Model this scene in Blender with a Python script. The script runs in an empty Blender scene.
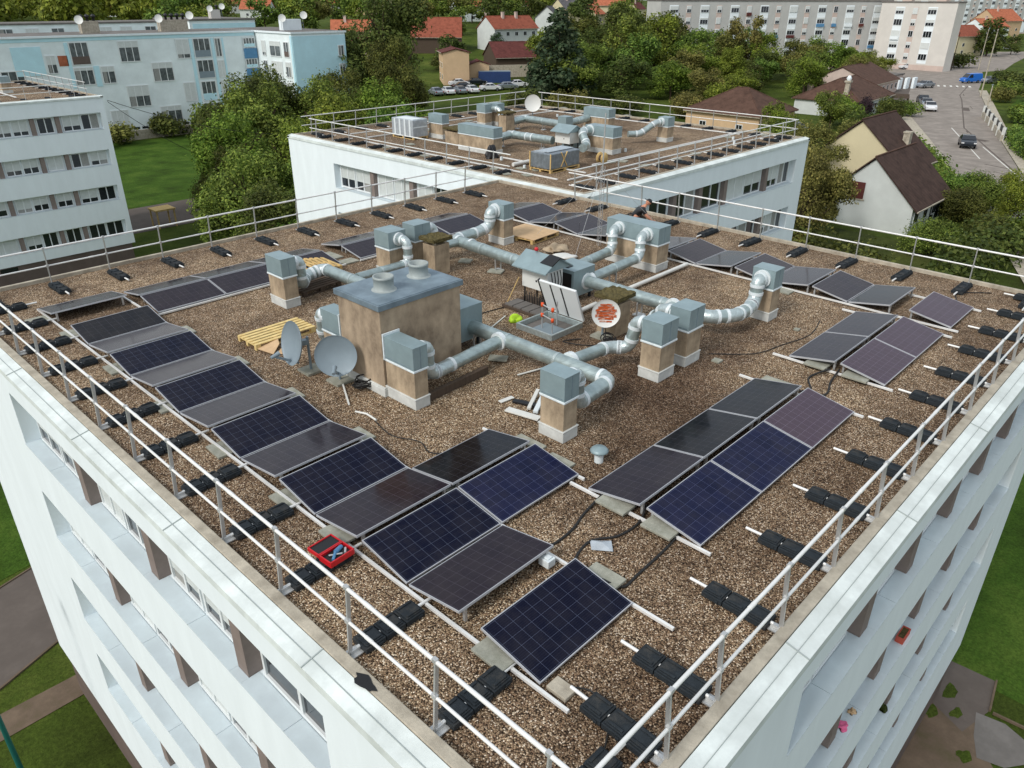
import bpy, bmesh, math, random
import numpy as np
from mathutils import Vector, Matrix
R_ = math.radians
PI = math.pi
sc = bpy.context.scene
COL = sc.collection
random.seed(7)
ORD = ['first', 'second', 'third', 'fourth', 'fifth', 'sixth', 'seventh', 'eighth', 'ninth', 'tenth',
       'eleventh', 'twelfth', 'thirteenth', 'fourteenth', 'fifteenth', 'sixteenth']

def lin(r, g, b):
    f = lambda c: (c / 255 / 12.92) if c / 255 <= .04045 else ((c / 255 + .055) / 1.055) ** 2.4
    return (f(r), f(g), f(b), 1)

# ------------------------------------------------------------------ materials
class NT:
    def __init__(s, name):
        s.m = bpy.data.materials.new(name); s.m.use_nodes = True
        s.t = s.m.node_tree; s.b = s.t.nodes['Principled BSDF']
    def n(s, typ, **k):
        nd = s.t.nodes.new(typ)
        for a, v in k.items():
            if a.startswith('i_'):
                key = a[2:]
                nd.inputs[int(key) if key.isdigit() else key].default_value = v
            else: setattr(nd, a, v)
        return nd
    def l(s, a, ao, b, bi): s.t.links.new(a.outputs[ao], b.inputs[bi])
    def ramp(s, stops, interp='LINEAR'):
        r = s.n('ShaderNodeValToRGB'); cr = r.color_ramp; cr.interpolation = interp
        while len(cr.elements) < len(stops): cr.elements.new(.5)
        for e, (p, c) in zip(cr.elements, stops): e.position = p; e.color = c
        return r

def simple(name, col, rough=.6, metal=0, spec=.5, noise=0, nscale=3, bump=0, bscale=40, col2=None, stretch=None):
    q = NT(name); b = q.b
    b.inputs['Base Color'].default_value = col; b.inputs['Roughness'].default_value = rough
    b.inputs['Metallic'].default_value = metal; b.inputs['Specular IOR Level'].default_value = .12 if (rough >= .7 and spec == .5) else spec
    if noise or bump:
        tc = q.n('ShaderNodeTexCoord'); mp = q.n('ShaderNodeMapping')
        q.l(tc, 'Object', mp, 0)
        if stretch: mp.inputs['Scale'].default_value = stretch
    if noise:
        nz = q.n('ShaderNodeTexNoise', i_Scale=nscale, i_Detail=6.0, i_Roughness=.65)
        q.l(mp, 0, nz, 'Vector')
        c2 = col2 or tuple(c * .55 for c in col[:3]) + (1,)
        c1 = tuple(min(1, c * (1 + noise * .35)) for c in col[:3]) + (1,)
        w = .5 * noise
        r = q.ramp([(.5 - .22, tuple(col[i] * (1 - w) + c2[i] * w for i in range(3)) + (1,)), (.5, col), (.72, c1)])
        q.l(nz, 'Fac', r, 0); q.l(r, 0, b, 'Base Color')
    if bump:
        n2 = q.n('ShaderNodeTexNoise', i_Scale=bscale, i_Detail=4.0)
        q.l(mp, 0, n2, 'Vector')
        bp = q.n('ShaderNodeBump', i_Strength=bump, i_Distance=.02)
        q.l(n2, 'Fac', bp, 'Height'); q.l(bp, 0, b, 'Normal')
    return q.m

def mat_gravel(name, tint=1.0):
    q = NT(name); b = q.b
    tc = q.n('ShaderNodeTexCoord')
    v = q.n('ShaderNodeTexVoronoi', i_Scale=56.0); v.feature = 'F1'
    q.l(tc, 'Object', v, 'Vector')
    sep = q.n('ShaderNodeSeparateColor'); q.l(v, 'Color', sep, 0)
    r = q.ramp([(0, lin(62, 54, 48)), (.2, lin(104, 90, 76)), (.36, lin(152, 134, 112)), (.5, lin(136, 114, 98)), (.64, lin(184, 168, 144)), (.78, lin(160, 136, 112)),
                (.9, lin(220, 208, 186)), (1, lin(250, 244, 232))])
    q.l(sep, 0, r, 0)
    # grain boundary darkening
    r2 = q.ramp([(.38, (1, 1, 1, 1)), (.8, (.16, .14, .13, 1))]); q.l(v, 'Distance', r2, 0)
    m1 = q.n('ShaderNodeMix', data_type='RGBA', blend_type='MULTIPLY'); m1.inputs[0].default_value = 1
    q.l(r, 0, m1, 6); q.l(r2, 0, m1, 7)
    nz = q.n('ShaderNodeTexNoise', i_Scale=.33, i_Detail=5.0, i_Roughness=.6); q.l(tc, 'Object', nz, 'Vector')
    r3 = q.ramp([(.35, (.72 * tint, .64 * tint, .58 * tint, 1)), (.5, (1.06 * tint, .98 * tint, .91 * tint, 1)), (.64, (1.42 * tint, 1.34 * tint, 1.22 * tint, 1))])
    q.l(nz, 'Fac', r3, 0)
    m2 = q.n('ShaderNodeMix', data_type='RGBA', blend_type='MULTIPLY'); m2.inputs[0].default_value = 1
    q.l(m1, 2, m2, 6); q.l(r3, 0, m2, 7)
    nz2 = q.n('ShaderNodeTexNoise', i_Scale=3.2, i_Detail=5.0, i_Roughness=.75); q.l(tc, 'Object', nz2, 'Vector')
    r4 = q.ramp([(.3, (.58, .55, .52, 1)), (.62, (1.08, 1.05, 1, 1))]); q.l(nz2, 'Fac', r4, 0)
    m3 = q.n('ShaderNodeMix', data_type='RGBA', blend_type='MULTIPLY'); m3.inputs[0].default_value = 1
    q.l(m2, 2, m3, 6); q.l(r4, 0, m3, 7)
    # soft shadow round the towers, put into the gravel colour with a ragged edge
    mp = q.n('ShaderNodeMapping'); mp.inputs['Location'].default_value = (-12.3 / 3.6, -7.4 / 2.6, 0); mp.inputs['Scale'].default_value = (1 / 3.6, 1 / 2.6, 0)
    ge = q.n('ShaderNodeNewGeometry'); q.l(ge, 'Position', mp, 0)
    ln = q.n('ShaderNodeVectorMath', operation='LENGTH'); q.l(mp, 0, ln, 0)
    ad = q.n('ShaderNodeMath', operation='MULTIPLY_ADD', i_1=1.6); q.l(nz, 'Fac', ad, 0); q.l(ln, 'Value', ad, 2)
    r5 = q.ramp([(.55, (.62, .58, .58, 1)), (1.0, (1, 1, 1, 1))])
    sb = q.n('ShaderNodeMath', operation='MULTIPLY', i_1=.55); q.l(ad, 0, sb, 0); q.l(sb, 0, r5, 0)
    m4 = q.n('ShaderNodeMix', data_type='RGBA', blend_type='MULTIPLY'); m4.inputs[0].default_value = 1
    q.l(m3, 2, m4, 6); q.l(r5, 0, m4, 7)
    q.l(m4, 2, b, 'Base Color'); b.inputs['Roughness'].default_value = .85; b.inputs['Specular IOR Level'].default_value = .12
    bp = q.n('ShaderNodeBump', i_Strength=.9, i_Distance=.02); bp.invert = True
    q.l(v, 'Distance', bp, 'Height'); q.l(bp, 0, b, 'Normal')
    return q.m

def mat_solar(name, base, line, var=.0, spec=.5, rough=.08):
    q = NT(name); b = q.b
    uv = q.n('ShaderNodeTexCoord')
    br = q.n('ShaderNodeTexBrick', i_Scale=1.0, i_2=base, i_3=line)
    br.offset = 0; br.squash = 1
    br.inputs['Color1'].default_value = base; br.inputs['Color2'].default_value = tuple(c * (1 - var) for c in base[:3]) + (1,)
    br.inputs['Mortar'].default_value = line
    br.inputs['Mortar Size'].default_value = .0115; br.inputs['Mortar Smooth'].default_value = .15
    br.inputs['Brick Width'].default_value = 1; br.inputs['Row Height'].default_value = 1
    q.l(uv, 'UV', br, 'Vector')
    # thin busbars
    sp = q.n('ShaderNodeSeparateXYZ'); q.l(uv, 'UV', sp, 0)
    mm = q.n('ShaderNodeMath', operation='MULTIPLY', i_1=5.0); q.l(sp, 1, mm, 0)
    fr = q.n('ShaderNodeMath', operation='FRACT'); q.l(mm, 0, fr, 0)
    lt = q.n('ShaderNodeMath', operation='LESS_THAN', i_1=.07); q.l(fr, 0, lt, 0)
    sc_ = q.n('ShaderNodeMath', operation='MULTIPLY', i_1=.16); q.l(lt, 0, sc_, 0)
    mx = q.n('ShaderNodeMix', data_type='RGBA'); q.l(sc_, 0, mx, 0); q.l(br, 0, mx, 6); mx.inputs[7].default_value = line
    # dust
    tc = q.n('ShaderNodeTexNoise', i_Scale=2.4, i_Detail=5.0, i_Roughness=.7); q.l(uv, 'Object', tc, 'Vector')
    dr = q.ramp([(.4, (0, 0, 0, 1)), (.8, (.08, .08, .08, 1))]); q.l(tc, 'Fac', dr, 0)
    m2 = q.n('ShaderNodeMix', data_type='RGBA'); q.l(dr, 0, m2, 0); q.l(mx, 2, m2, 6); m2.inputs[7].default_value = lin(120, 112, 104)
    q.l(m2, 2, b, 'Base Color')
    rr = q.ramp([(.3, (rough,) * 3 + (1,)), (.75, (rough + .13,) * 3 + (1,))]); q.l(tc, 'Fac', rr, 0); q.l(rr, 0, b, 'Roughness')
    b.inputs['Specular IOR Level'].default_value = spec
    return q.m

def mat_duct(name, col):
    q = NT(name); b = q.b
    tc = q.n('ShaderNodeTexCoord')
    nz = q.n('ShaderNodeTexNoise', i_Scale=5.0, i_Detail=6.0); q.l(tc, 'Object', nz, 'Vector')
    r = q.ramp([(.3, tuple(c * .72 for c in col[:3]) + (1,)), (.6, col), (.8, tuple(min(1, c * 1.25) for c in col[:3]) + (1,))])
    q.l(nz, 'Fac', r, 0); q.l(r, 0, b, 'Base Color')
    b.inputs['Metallic'].default_value = .6; b.inputs['Roughness'].default_value = .36
    w = q.n('ShaderNodeTexWave', i_Scale=3.2, i_Distortion=.3); w.wave_type = 'BANDS'; w.bands_direction = 'DIAGONAL'; w.wave_profile = 'SAW'
    q.l(tc, 'Object', w, 'Vector')
    rr = q.ramp([(.0, (1, 1, 1, 1)), (.12, (0, 0, 0, 1))]); q.l(w, 0, rr, 0)
    bp = q.n('ShaderNodeBump', i_Strength=.5, i_Distance=.01); q.l(rr, 0, bp, 'Height'); q.l(bp, 0, b, 'Normal')
    return q.m

def mat_leaf(name, c1, c2, c3):
    q = NT(name); b = q.b
    g = q.n('ShaderNodeNewGeometry')
    r = q.ramp([(0, c1), (.5, c2), (1, c3)]); q.l(g, 'Random Per Island', r, 0)
    oi = q.n('ShaderNodeObjectInfo')
    h = q.n('ShaderNodeHueSaturation'); q.l(r, 0, h, 'Color')
    mr = q.n('ShaderNodeMapRange', i_3=.475, i_4=.520); q.l(oi, 'Random', mr, 0); q.l(mr, 0, h, 'Hue')
    nz = q.n('ShaderNodeTexNoise', i_Scale=.42, i_Detail=3.0); q.l(g, 'Position', nz, 'Vector')
    mv = q.n('ShaderNodeMapRange', i_1=.32, i_2=.68, i_3=.55, i_4=1.5); q.l(nz, 'Fac', mv, 0); q.l(mv, 0, h, 'Value')
    q.l(h, 0, b, 'Base Color'); b.inputs['Roughness'].default_value = .7; b.inputs['Specular IOR Level'].default_value = .2
    tr = q.n('ShaderNodeBsdfTranslucent'); q.l(h, 0, tr, 'Color')
    mx = q.n('ShaderNodeMixShader', i_0=.28); q.l(b, 0, mx, 1); q.l(tr, 0, mx, 2)
    q.l(mx, 0, q.t.nodes['Material Output'], 'Surface')
    return q.m

def mat_grass(name, c1, c2, c3, s=.12):
    q = NT(name); b = q.b
    tc = q.n('ShaderNodeTexCoord')
    nz = q.n('ShaderNodeTexNoise', i_Scale=s, i_Detail=9.0, i_Roughness=.68); q.l(tc, 'Object', nz, 'Vector')
    r = q.ramp([(.32, c1), (.5, c2), (.68, c3)]); q.l(nz, 'Fac', r, 0)
    n2 = q.n('ShaderNodeTexNoise', i_Scale=9.0, i_Detail=6.0, i_Roughness=.8); q.l(tc, 'Object', n2, 'Vector')
    r2 = q.ramp([(.3, (.45, .45, .45, 1)), (.7, (1.35, 1.35, 1.25, 1))]); q.l(n2, 'Fac', r2, 0)
    m = q.n('ShaderNodeMix', data_type='RGBA', blend_type='MULTIPLY'); m.inputs[0].default_value = 1
    q.l(r, 0, m, 6); q.l(r2, 0, m, 7); q.l(m, 2, b, 'Base Color'); b.inputs['Roughness'].default_value = .9; b.inputs['Specular IOR Level'].default_value = .05
    bp = q.n('ShaderNodeBump', i_Strength=.7, i_Distance=.08); q.l(n2, 'Fac', bp, 'Height'); q.l(bp, 0, b, 'Normal')
    return q.m

def mat_tiles(name, col, freq=3.4):
    q = NT(name); b = q.b
    tc = q.n('ShaderNodeTexCoord')
    w = q.n('ShaderNodeTexWave', i_Scale=freq, i_Distortion=.4); w.bands_direction = 'Z'
    q.l(tc, 'Object', w, 'Vector')
    nz = q.n('ShaderNodeTexNoise', i_Scale=1.1, i_Detail=7.0, i_Roughness=.7); q.l(tc, 'Object', nz, 'Vector')
    r = q.ramp([(.28, tuple(c * .55 for c in col[:3]) + (1,)), (.5, col), (.75, tuple(min(1, c * 1.35) for c in col[:3]) + (1,))])
    q.l(nz, 'Fac', r, 0)
    r2 = q.ramp([(.0, (.55, .55, .55, 1)), (.4, (1, 1, 1, 1))]); q.l(w, 0, r2, 0)
    m = q.n('ShaderNodeMix', data_type='RGBA', blend_type='MULTIPLY'); m.inputs[0].default_value = 1
    q.l(r, 0, m, 6); q.l(r2, 0, m, 7); q.l(m, 2, b, 'Base Color'); b.inputs['Roughness'].default_value = .85; b.inputs['Specular IOR Level'].default_value = .12
    return q.m

M = {}
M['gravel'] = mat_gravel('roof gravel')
M['gravel2'] = mat_gravel('roof gravel far', .95)
M['conc'] = simple('rendered concrete', lin(160, 143, 122), .9, noise=1.3, nscale=2.2, bump=.25, bscale=60, col2=lin(74, 60, 50), stretch=(1, 1, .7))
M['conc2'] = simple('stained render', lin(164, 147, 124), .9, noise=1.2, nscale=3.4, bump=.3, bscale=55, col2=lin(88, 74, 60), stretch=(1, 1, .7))
M['kerb'] = simple('kerb concrete', lin(172, 164, 148), .9, noise=1.0, nscale=3, bump=.3, col2=lin(96, 86, 74))
M['skirt'] = simple('white bitumen skirting', lin(196, 198, 194), .75, noise=.6, nscale=4)
M['seal'] = simple('white sealant', lin(214, 222, 224), .7, noise=.4, nscale=20)
M['box'] = simple('blue grey galvanised sheet', lin(136, 155, 159), .42, .15, noise=.5, nscale=2.4)
M['lead'] = simple('lead sheet', lin(118, 134, 144), .5, .2, noise=1, nscale=2.5, col2=lin(70, 86, 98))
M['duct'] = mat_duct('spiral duct', lin(172, 187, 186))
M['ductj'] = simple('duct elbow foil', lin(182, 194, 194), .36, .55, noise=.8, nscale=14, bump=.5, bscale=25)
M['vent'] = simple('dull zinc vent', lin(158, 166, 164), .6, .2, noise=.5, nscale=6)
M['tape'] = simple('white sealing tape', lin(215, 222, 224), .5, .1, noise=.5, nscale=25)
M['alu'] = simple('aluminium', lin(196, 197, 196), .38, .55, noise=.3, nscale=6)
M['alurail'] = simple('rail aluminium', lin(228, 228, 225), .42, .12, noise=.25, nscale=5)
M['rubber'] = simple('recycled rubber ballast', lin(42, 47, 51), .7, noise=1.4, nscale=5, bump=.3, bscale=80, col2=lin(78, 76, 72))
M['slab'] = simple('ballast paving slab', lin(150, 150, 138), .9, noise=.9, nscale=6, bump=.2, col2=lin(100, 104, 84))
M['frame'] = simple('panel frame aluminium', lin(186, 188, 192), .4, .3)
M['back'] = simple('panel backsheet', lin(26, 27, 30), .6)
M['solA'] = mat_solar('solar glass navy', lin(9, 12, 32), lin(80, 87, 108), 0, .10)
M['solB'] = mat_solar('solar glass blue', lin(20, 24, 54), lin(80, 86, 118), .3, .14)
M['solC'] = mat_solar('solar glass plum', lin(34, 25, 33), lin(76, 70, 80), .1, .2)
M['solD'] = mat_solar('solar glass black', lin(12, 10, 16), lin(60, 60, 68), 0, .18)
M['solE'] = mat_solar('solar glass mauve', lin(62, 44, 58), lin(122, 110, 128), .1, .4, rough=.3)
M['white'] = simple('white insulated render', lin(230, 238, 241), .8, noise=.15, nscale=1.1, col2=lin(160, 168, 166), stretch=(1.6, 1.6, .4))
M['ledge'] = simple('pressed metal window ledge', lin(196, 208, 213), .6, .05, noise=.35, nscale=1.4, col2=lin(166, 174, 172))
M['capping'] = simple('white coated capping', lin(208, 215, 212), .8, 0, noise=.7, nscale=1.6, col2=lin(150, 156, 150))
M['capline'] = simple('capping seam grey', lin(160, 168, 166), .8)  # flat mid grey of the joints in the coping
M['pillar'] = simple('brown grey cladding pillar', lin(132, 120, 114), .75, noise=.4, nscale=3)
M['gfloor'] = simple('ground floor brown render', lin(104, 92, 86), .85, noise=.6, nscale=1)
M['wframe'] = simple('window frame white', lin(222, 226, 226), .45)
M['shutter'] = simple('roller shutter', lin(205, 210, 208), .6, noise=.3, nscale=3)
M['glass'] = simple('window glass', lin(34, 38, 44), .08, 0, .8)
M['glass2'] = simple('curtained window glass', lin(92, 98, 100), .15, 0, .8, noise=1.6, nscale=1.3, col2=lin(24, 26, 30))
M['curtain'] = simple('net curtain', lin(150, 150, 146), .8, noise=.6, nscale=8)
M['wood'] = simple('pallet pine', lin(204, 174, 118), .8, noise=.8, nscale=7, col2=lin(140, 104, 60))
M['woody'] = simple('yellow pallet board', lin(216, 192, 134), .8, noise=.8, nscale=7, col2=lin(168, 122, 50))
M['card'] = simple('cardboard', lin(196, 166, 130), .9, noise=.5, nscale=4)
M['dish'] = simple('dish grey', lin(128, 142, 150), .5, .1, noise=.25, nscale=3)
M['dishw'] = simple('dish white', lin(216, 218, 214), .5)
M['black'] = simple('black plastic', lin(22, 22, 24), .5)
M['cable'] = simple('black cable sheath', lin(30, 29, 28), .6)
M['moss'] = simple('moss covered slab', lin(92, 84, 56), .95, noise=1.3, nscale=14, bump=.8, bscale=40, col2=lin(44, 40, 28))
M['red'] = simple('red plastic', lin(196, 24, 34), .4)
M['terra'] = simple('faded terracotta plastic', lin(188, 92, 78), .7)
M['orange'] = simple('orange cap', lin(232, 86, 30), .5)
M['hiviz'] = simple('fluorescent vest fabric', lin(176, 214, 60), .8, noise=.5, nscale=12)
M['pvc'] = simple('white pvc', lin(212, 212, 206), .5, noise=.4, nscale=4)
M['film'] = simple('clear wrapping film', lin(170, 178, 184), .25, .15, noise=.8, nscale=6)
M['foil'] = simple('grey wrapped foil', lin(128, 136, 142), .3, .4, noise=1.2, nscale=5, bump=.8, bscale=9)
M['blue'] = simple('sky blue cladding', lin(192, 229, 239), .6, noise=.25, nscale=.6)
M['blue2'] = simple('mid blue cladding', lin(80, 132, 172), .6, noise=.25, nscale=.6)
M['facb4'] = simple('pale blue white render', lin(230, 239, 240), .8, noise=.35, nscale=.35, col2=lin(150, 158, 156))
M['facb5'] = simple('grey render', lin(184, 184, 180), .85, noise=.3, nscale=.3)
M['pinkw'] = simple('pinkish white render', lin(208, 204, 197), .85, noise=.25, nscale=.3)
M['roofgrey'] = simple('bitumen roof', lin(112, 108, 104), .9, noise=1, nscale=.8)
M['asphalt'] = simple('asphalt', lin(140, 132, 124), .92, noise=.9, nscale=.5, bump=.1)
M['asphdark'] = simple('asphalt path', lin(98, 90, 84), .92, noise=.5, nscale=1.2, bump=.15)
M['dirt'] = simple('worn earth', lin(104, 90, 76), .95, noise=.9, nscale=1.3, bump=.4, col2=lin(70, 74, 40))
M['paint'] = simple('road paint', lin(214, 212, 204), .8, noise=.6, nscale=3)
M['stone'] = simple('rubble stone wall', lin(158, 150, 136), .9, noise=1.2, nscale=5, bump=.6)
M['creamw'] = simple('cream render', lin(208, 198, 164), .9, noise=.25, nscale=.6)
M['whitew'] = simple('house white render', lin(200, 205, 202), .9, noise=.3, nscale=.6)
M['beigew'] = simple('beige render', lin(200, 172, 138), .9, noise=.3, nscale=.6)
M['pinkh'] = simple('pale pink render', lin(196, 178, 168), .9, noise=.3, nscale=.6)
M['woodw'] = simple('weathered timber boards', lin(84, 72, 62), .9, noise=.8, nscale=3, stretch=(6, 6, .5))
M['tbrown'] = mat_tiles('brown roof tiles', lin(92, 70, 60))
M['tdark'] = mat_tiles('dark brown roof tiles', lin(76, 60, 54))
M['tred'] = mat_tiles('red roof tiles', lin(146, 84, 66))
M['torange'] = mat_tiles('orange roof tiles', lin(180, 108, 80))
M['tmaroon'] = mat_tiles('maroon roof sheets', lin(100, 58, 54))
M['tgrey'] = mat_tiles('grey slate', lin(100, 98, 100))
M['bark'] = simple('bark', lin(78, 66, 54), .95, noise=1, nscale=8, bump=.7)
M['skin'] = simple('skin', lin(198, 140, 112), .6)
M['tyre'] = simple('tyre', lin(24, 24, 25), .8)
M['rim'] = simple('rim', lin(160, 162, 164), .35, .8)
M['lamp'] = simple('headlight', lin(220, 222, 224), .15, .2)
M['tail'] = simple('tail light', lin(150, 20, 20), .3)
M['carw'] = simple('white car paint', lin(218, 220, 222), .25)
M['cars'] = simple('silver car paint', lin(150, 158, 166), .25, .5)
M['cark'] = simple('dark car paint', lin(36, 42, 50), .2, .3)
M['carb'] = simple('blue van paint', lin(38, 104, 190), .3)
M['cont'] = simple('blue container steel', lin(36, 62, 112), .6, noise=.5, nscale=.8)
M['green'] = simple('green painted steel', lin(22, 92, 84), .5)
M['rust'] = simple('rusty patch', lin(168, 78, 40), .9, noise=1.4, nscale=9, col2=lin(232, 224, 210))
M['leafA'] = mat_leaf('leaf mid green', (0.0520, 0.0927, 0.0156, 1), (0.1219, 0.1869, 0.0312, 1), (0.2438, 0.3140, 0.0585, 1))
M['leafB'] = mat_leaf('leaf dark green', (0.0375, 0.0552, 0.0120, 1), (0.0775, 0.1012, 0.0200, 1), (0.1438, 0.1610, 0.0360, 1))
M['leafC'] = mat_leaf('leaf bright green', (0.0688, 0.1092, 0.0140, 1), (0.1438, 0.2012, 0.0240, 1), (0.2500, 0.2990, 0.0450, 1))
M['leafD'] = mat_leaf('leaf olive', (0.0813, 0.0837, 0.0208, 1), (0.1625, 0.1644, 0.0390, 1), (0.2762, 0.2541, 0.0715, 1))
M['leafE'] = mat_leaf('leaf blue green conifer', (0.0227, 0.0448, 0.0208, 1), (0.0488, 0.0822, 0.0390, 1), (0.0975, 0.1271, 0.0650, 1))
M['leafF'] = mat_leaf('leaf purple', (0.0156, 0.0130, 0.0156, 1), (0.0390, 0.0234, 0.0260, 1), (0.0650, 0.0390, 0.0416, 1))
M['grass'] = mat_grass('grass', (.038, .048, .012, 1), (.062, .092, .016, 1), (.12, .145, .032, 1))
M['lawn'] = mat_grass('lawn', (.034, .06, .011, 1), (.055, .108, .016, 1), (.09, .145, .025, 1), .3)
M['scrub'] = mat_grass('scrub ground', (.03, .04, .014, 1), (.06, .075, .02, 1), (.10, .11, .035, 1), .2)

# ------------------------------------------------------------------ object helpers
def tag(o, label=None, cat=None, group=None, kind=None):
    if label: o['label'] = label
    if cat: o['category'] = cat
    if group: o['group'] = group
    if kind: o['kind'] = kind
    return o

def empty(name, loc, label, cat, group=None, rz=0):
    o = bpy.data.objects.new(name, None); o.empty_display_size = .2
    COL.objects.link(o); o.location = loc; o.rotation_euler = (0, 0, rz)
    return tag(o, label, cat, group)

class MB:
    """collects shapes; build() links them as ONE mesh object"""
    def __init__(s): s.v = []; s.f = []; s.mi = []; s.uv = None; s.sm = []
    def add(s, vs, fs, mi=0, sm=False):
        n = len(s.v); s.v += [tuple(p) for p in vs]
        for f in fs: s.f.append([i + n for i in f]); s.mi.append(mi); s.sm.append(sm)
    def box(s, a, b, mi=0, rz=0, c=None):
        x0, y0, z0 = a; x1, y1, z1 = b
        vs = [(x0, y0, z0), (x1, y0, z0), (x1, y1, z0), (x0, y1, z0), (x0, y0, z1), (x1, y0, z1), (x1, y1, z1), (x0, y1, z1)]
        if rz:
            c = c or ((x0 + x1) / 2, (y0 + y1) / 2); C, S = math.cos(rz), math.sin(rz)
            vs = [(c[0] + (x - c[0]) * C - (y - c[1]) * S, c[1] + (x - c[0]) * S + (y - c[1]) * C, z) for x, y, z in vs]
        s.add(vs, [(0, 3, 2, 1), (4, 5, 6, 7), (0, 1, 5, 4), (1, 2, 6, 5), (2, 3, 7, 6), (3, 0, 4, 7)], mi)
        return s
    def bar(s, p, q, w, h, mi=0):
        """box bar from p to q, width w, height h"""
        p = Vector(p); q = Vector(q); d = (q - p).normalized()
        up = Vector((0, 0, 1)) if abs(d.z) < .95 else Vector((1, 0, 0))
        sx = d.cross(up).normalized() * w / 2; sy = sx.cross(d).normalized() * h / 2
        vs = [p + a * sx + b * sy for a, b in((-1, -1), (1, -1), (1, 1), (-1, 1))] + [q + a * sx + b * sy for a, b in((-1, -1), (1, -1), (1, 1), (-1, 1))]
        s.add(vs, [(0, 3, 2, 1), (4, 5, 6, 7), (0, 1, 5, 4), (1, 2, 6, 5), (2, 3, 7, 6), (3, 0, 4, 7)][::1], mi)
        return s
    def tube(s, pts, r, seg=10, mi=0, cap=True):
        pts = [Vector(p) for p in pts]; n = len(pts); rs = r if isinstance(r, (list, tuple)) else [r] * n
        rings = []; prev = None
        for i, p in enumerate(pts):
            d = ((pts[min(i + 1, n - 1)] - pts[max(i - 1, 0)])).normalized()
            if prev is None:
                a = d.orthogonal().normalized()
            else:
                a = (prev - d * prev.dot(d)); a = a.normalized() if a.length > 1e-6 else d.orthogonal().normalized()
            prev = a; b = d.cross(a)
            rings.append([p + (a * math.cos(t) + b * math.sin(t)) * rs[i] for t in [2 * PI * k / seg for k in range(seg)]])
        vs = [v for rg in rings for v in rg]; fs = []
        for i in range(n - 1):
            for k in range(seg):
                k2 = (k + 1) % seg
                fs.append((i * seg + k, i * seg + k2, (i + 1) * seg + k2, (i + 1) * seg + k))
        s.add(vs, fs, mi, True)
        if cap:
            s.add(rings[0], [tuple(range(seg))[::-1]], mi); s.add(rings[-1], [tuple(range(seg))], mi)
        return s
    def lathe(s, c, prof, seg=20, mi=0, axis=None):
        """prof: list (r,z)"""
        vs = []; fs = []; m = len(prof)
        for r, z in prof:
            for k in range(seg):
                t = 2 * PI * k / seg; vs.append(Vector((r * math.cos(t), r * math.sin(t), z)))
        if axis is not None:
            q = Vector((0, 0, 1)).rotation_difference(Vector(axis).normalized()); vs = [q @ v for v in vs]
        c = Vector(c); vs = [v + c for v in vs]
        for i in range(m - 1):
            for k in range(seg):
                k2 = (k + 1) % seg; fs.append((i * seg + k, i * seg + k2, (i + 1) * seg + k2, (i + 1) * seg + k))
        s.add(vs, fs, mi, True); return s
    def quad(s, *p, mi=0): s.add(p, [tuple(range(len(p)))], mi); return s
    def build(s, name, mats, parent=None, local=False, loc=None, bevel=0, smooth=None):
        off = Vector((0, 0, 0))
        if parent is not None and not local:
            off = Vector(parent.location)
            pp = parent.parent
            while pp is not None: off += Vector(pp.location); pp = pp.parent
        if loc is not None and parent is None and not local: off = Vector(loc)
        me = bpy.data.meshes.new(name)
        me.from_pydata([tuple(Vector(v) - off) for v in s.v], [], s.f)
        if not isinstance(mats, (list, tuple)): mats = [mats]
        for m in mats: me.materials.append(m)
        me.polygons.foreach_set('material_index', s.mi)
        me.polygons.foreach_set('use_smooth', [bool(x) for x in s.sm])
        me.update()
        o = bpy.data.objects.new(name, me); COL.objects.link(o)
        if parent is not None: o.parent = parent
        elif loc is not None: o.location = loc
        if bevel:
            b = o.modifiers.new('bevel', 'BEVEL'); b.width = bevel; b.segments = 2; b.limit_method = 'ANGLE'; b.angle_limit = R_(50)
        return o

def copy_tree(o, parent=None, loc=None, rz=None, label=None, first=True):
    c = o.copy(); COL.objects.link(c)
    if parent is not None: c.parent = parent
    if loc is not None: c.location = loc
    if rz is not None: c.rotation_euler = (0, 0, rz)
    if label: c['label'] = label
    for ch in list(o.children): copy_tree(ch, c)
    return c

def jit(a): return random.uniform(-a, a)
G = -13.6

def ss(a, b, t):
    t = min(1, max(0, (t - a) / (b - a))); return t * t * (3 - 2 * t)
def TZ(x, y):
    d = .7231 * x + .6907 * y; l = .692 * x - .722 * y; r = l / max(d, 1)
    return G + 11.5 * ss(175, 340, d) * (1 - ss(.10, .24, r)) + 4 * ss(340, 900, d)

exec_parts = []
# ------------------------------------------------------------------ camera, light
cam = bpy.data.cameras.new('camera'); co = bpy.data.objects.new('camera', cam); COL.objects.link(co)
cam.sensor_width = 36; cam.lens = 758.2142 / 1024 * 36; cam.clip_end = 6000; cam.clip_start = .1
Rm = Matrix(((0.69194332, 0.32571789, -0.64429985), (-0.72194527, 0.31598093, -0.61559003), (0.00307778, 0.89110264, 0.45379138)))
co.matrix_world = Matrix.Translation((0, 0, 6.8487)) @ Rm.to_4x4()
sc.camera = co

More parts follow.
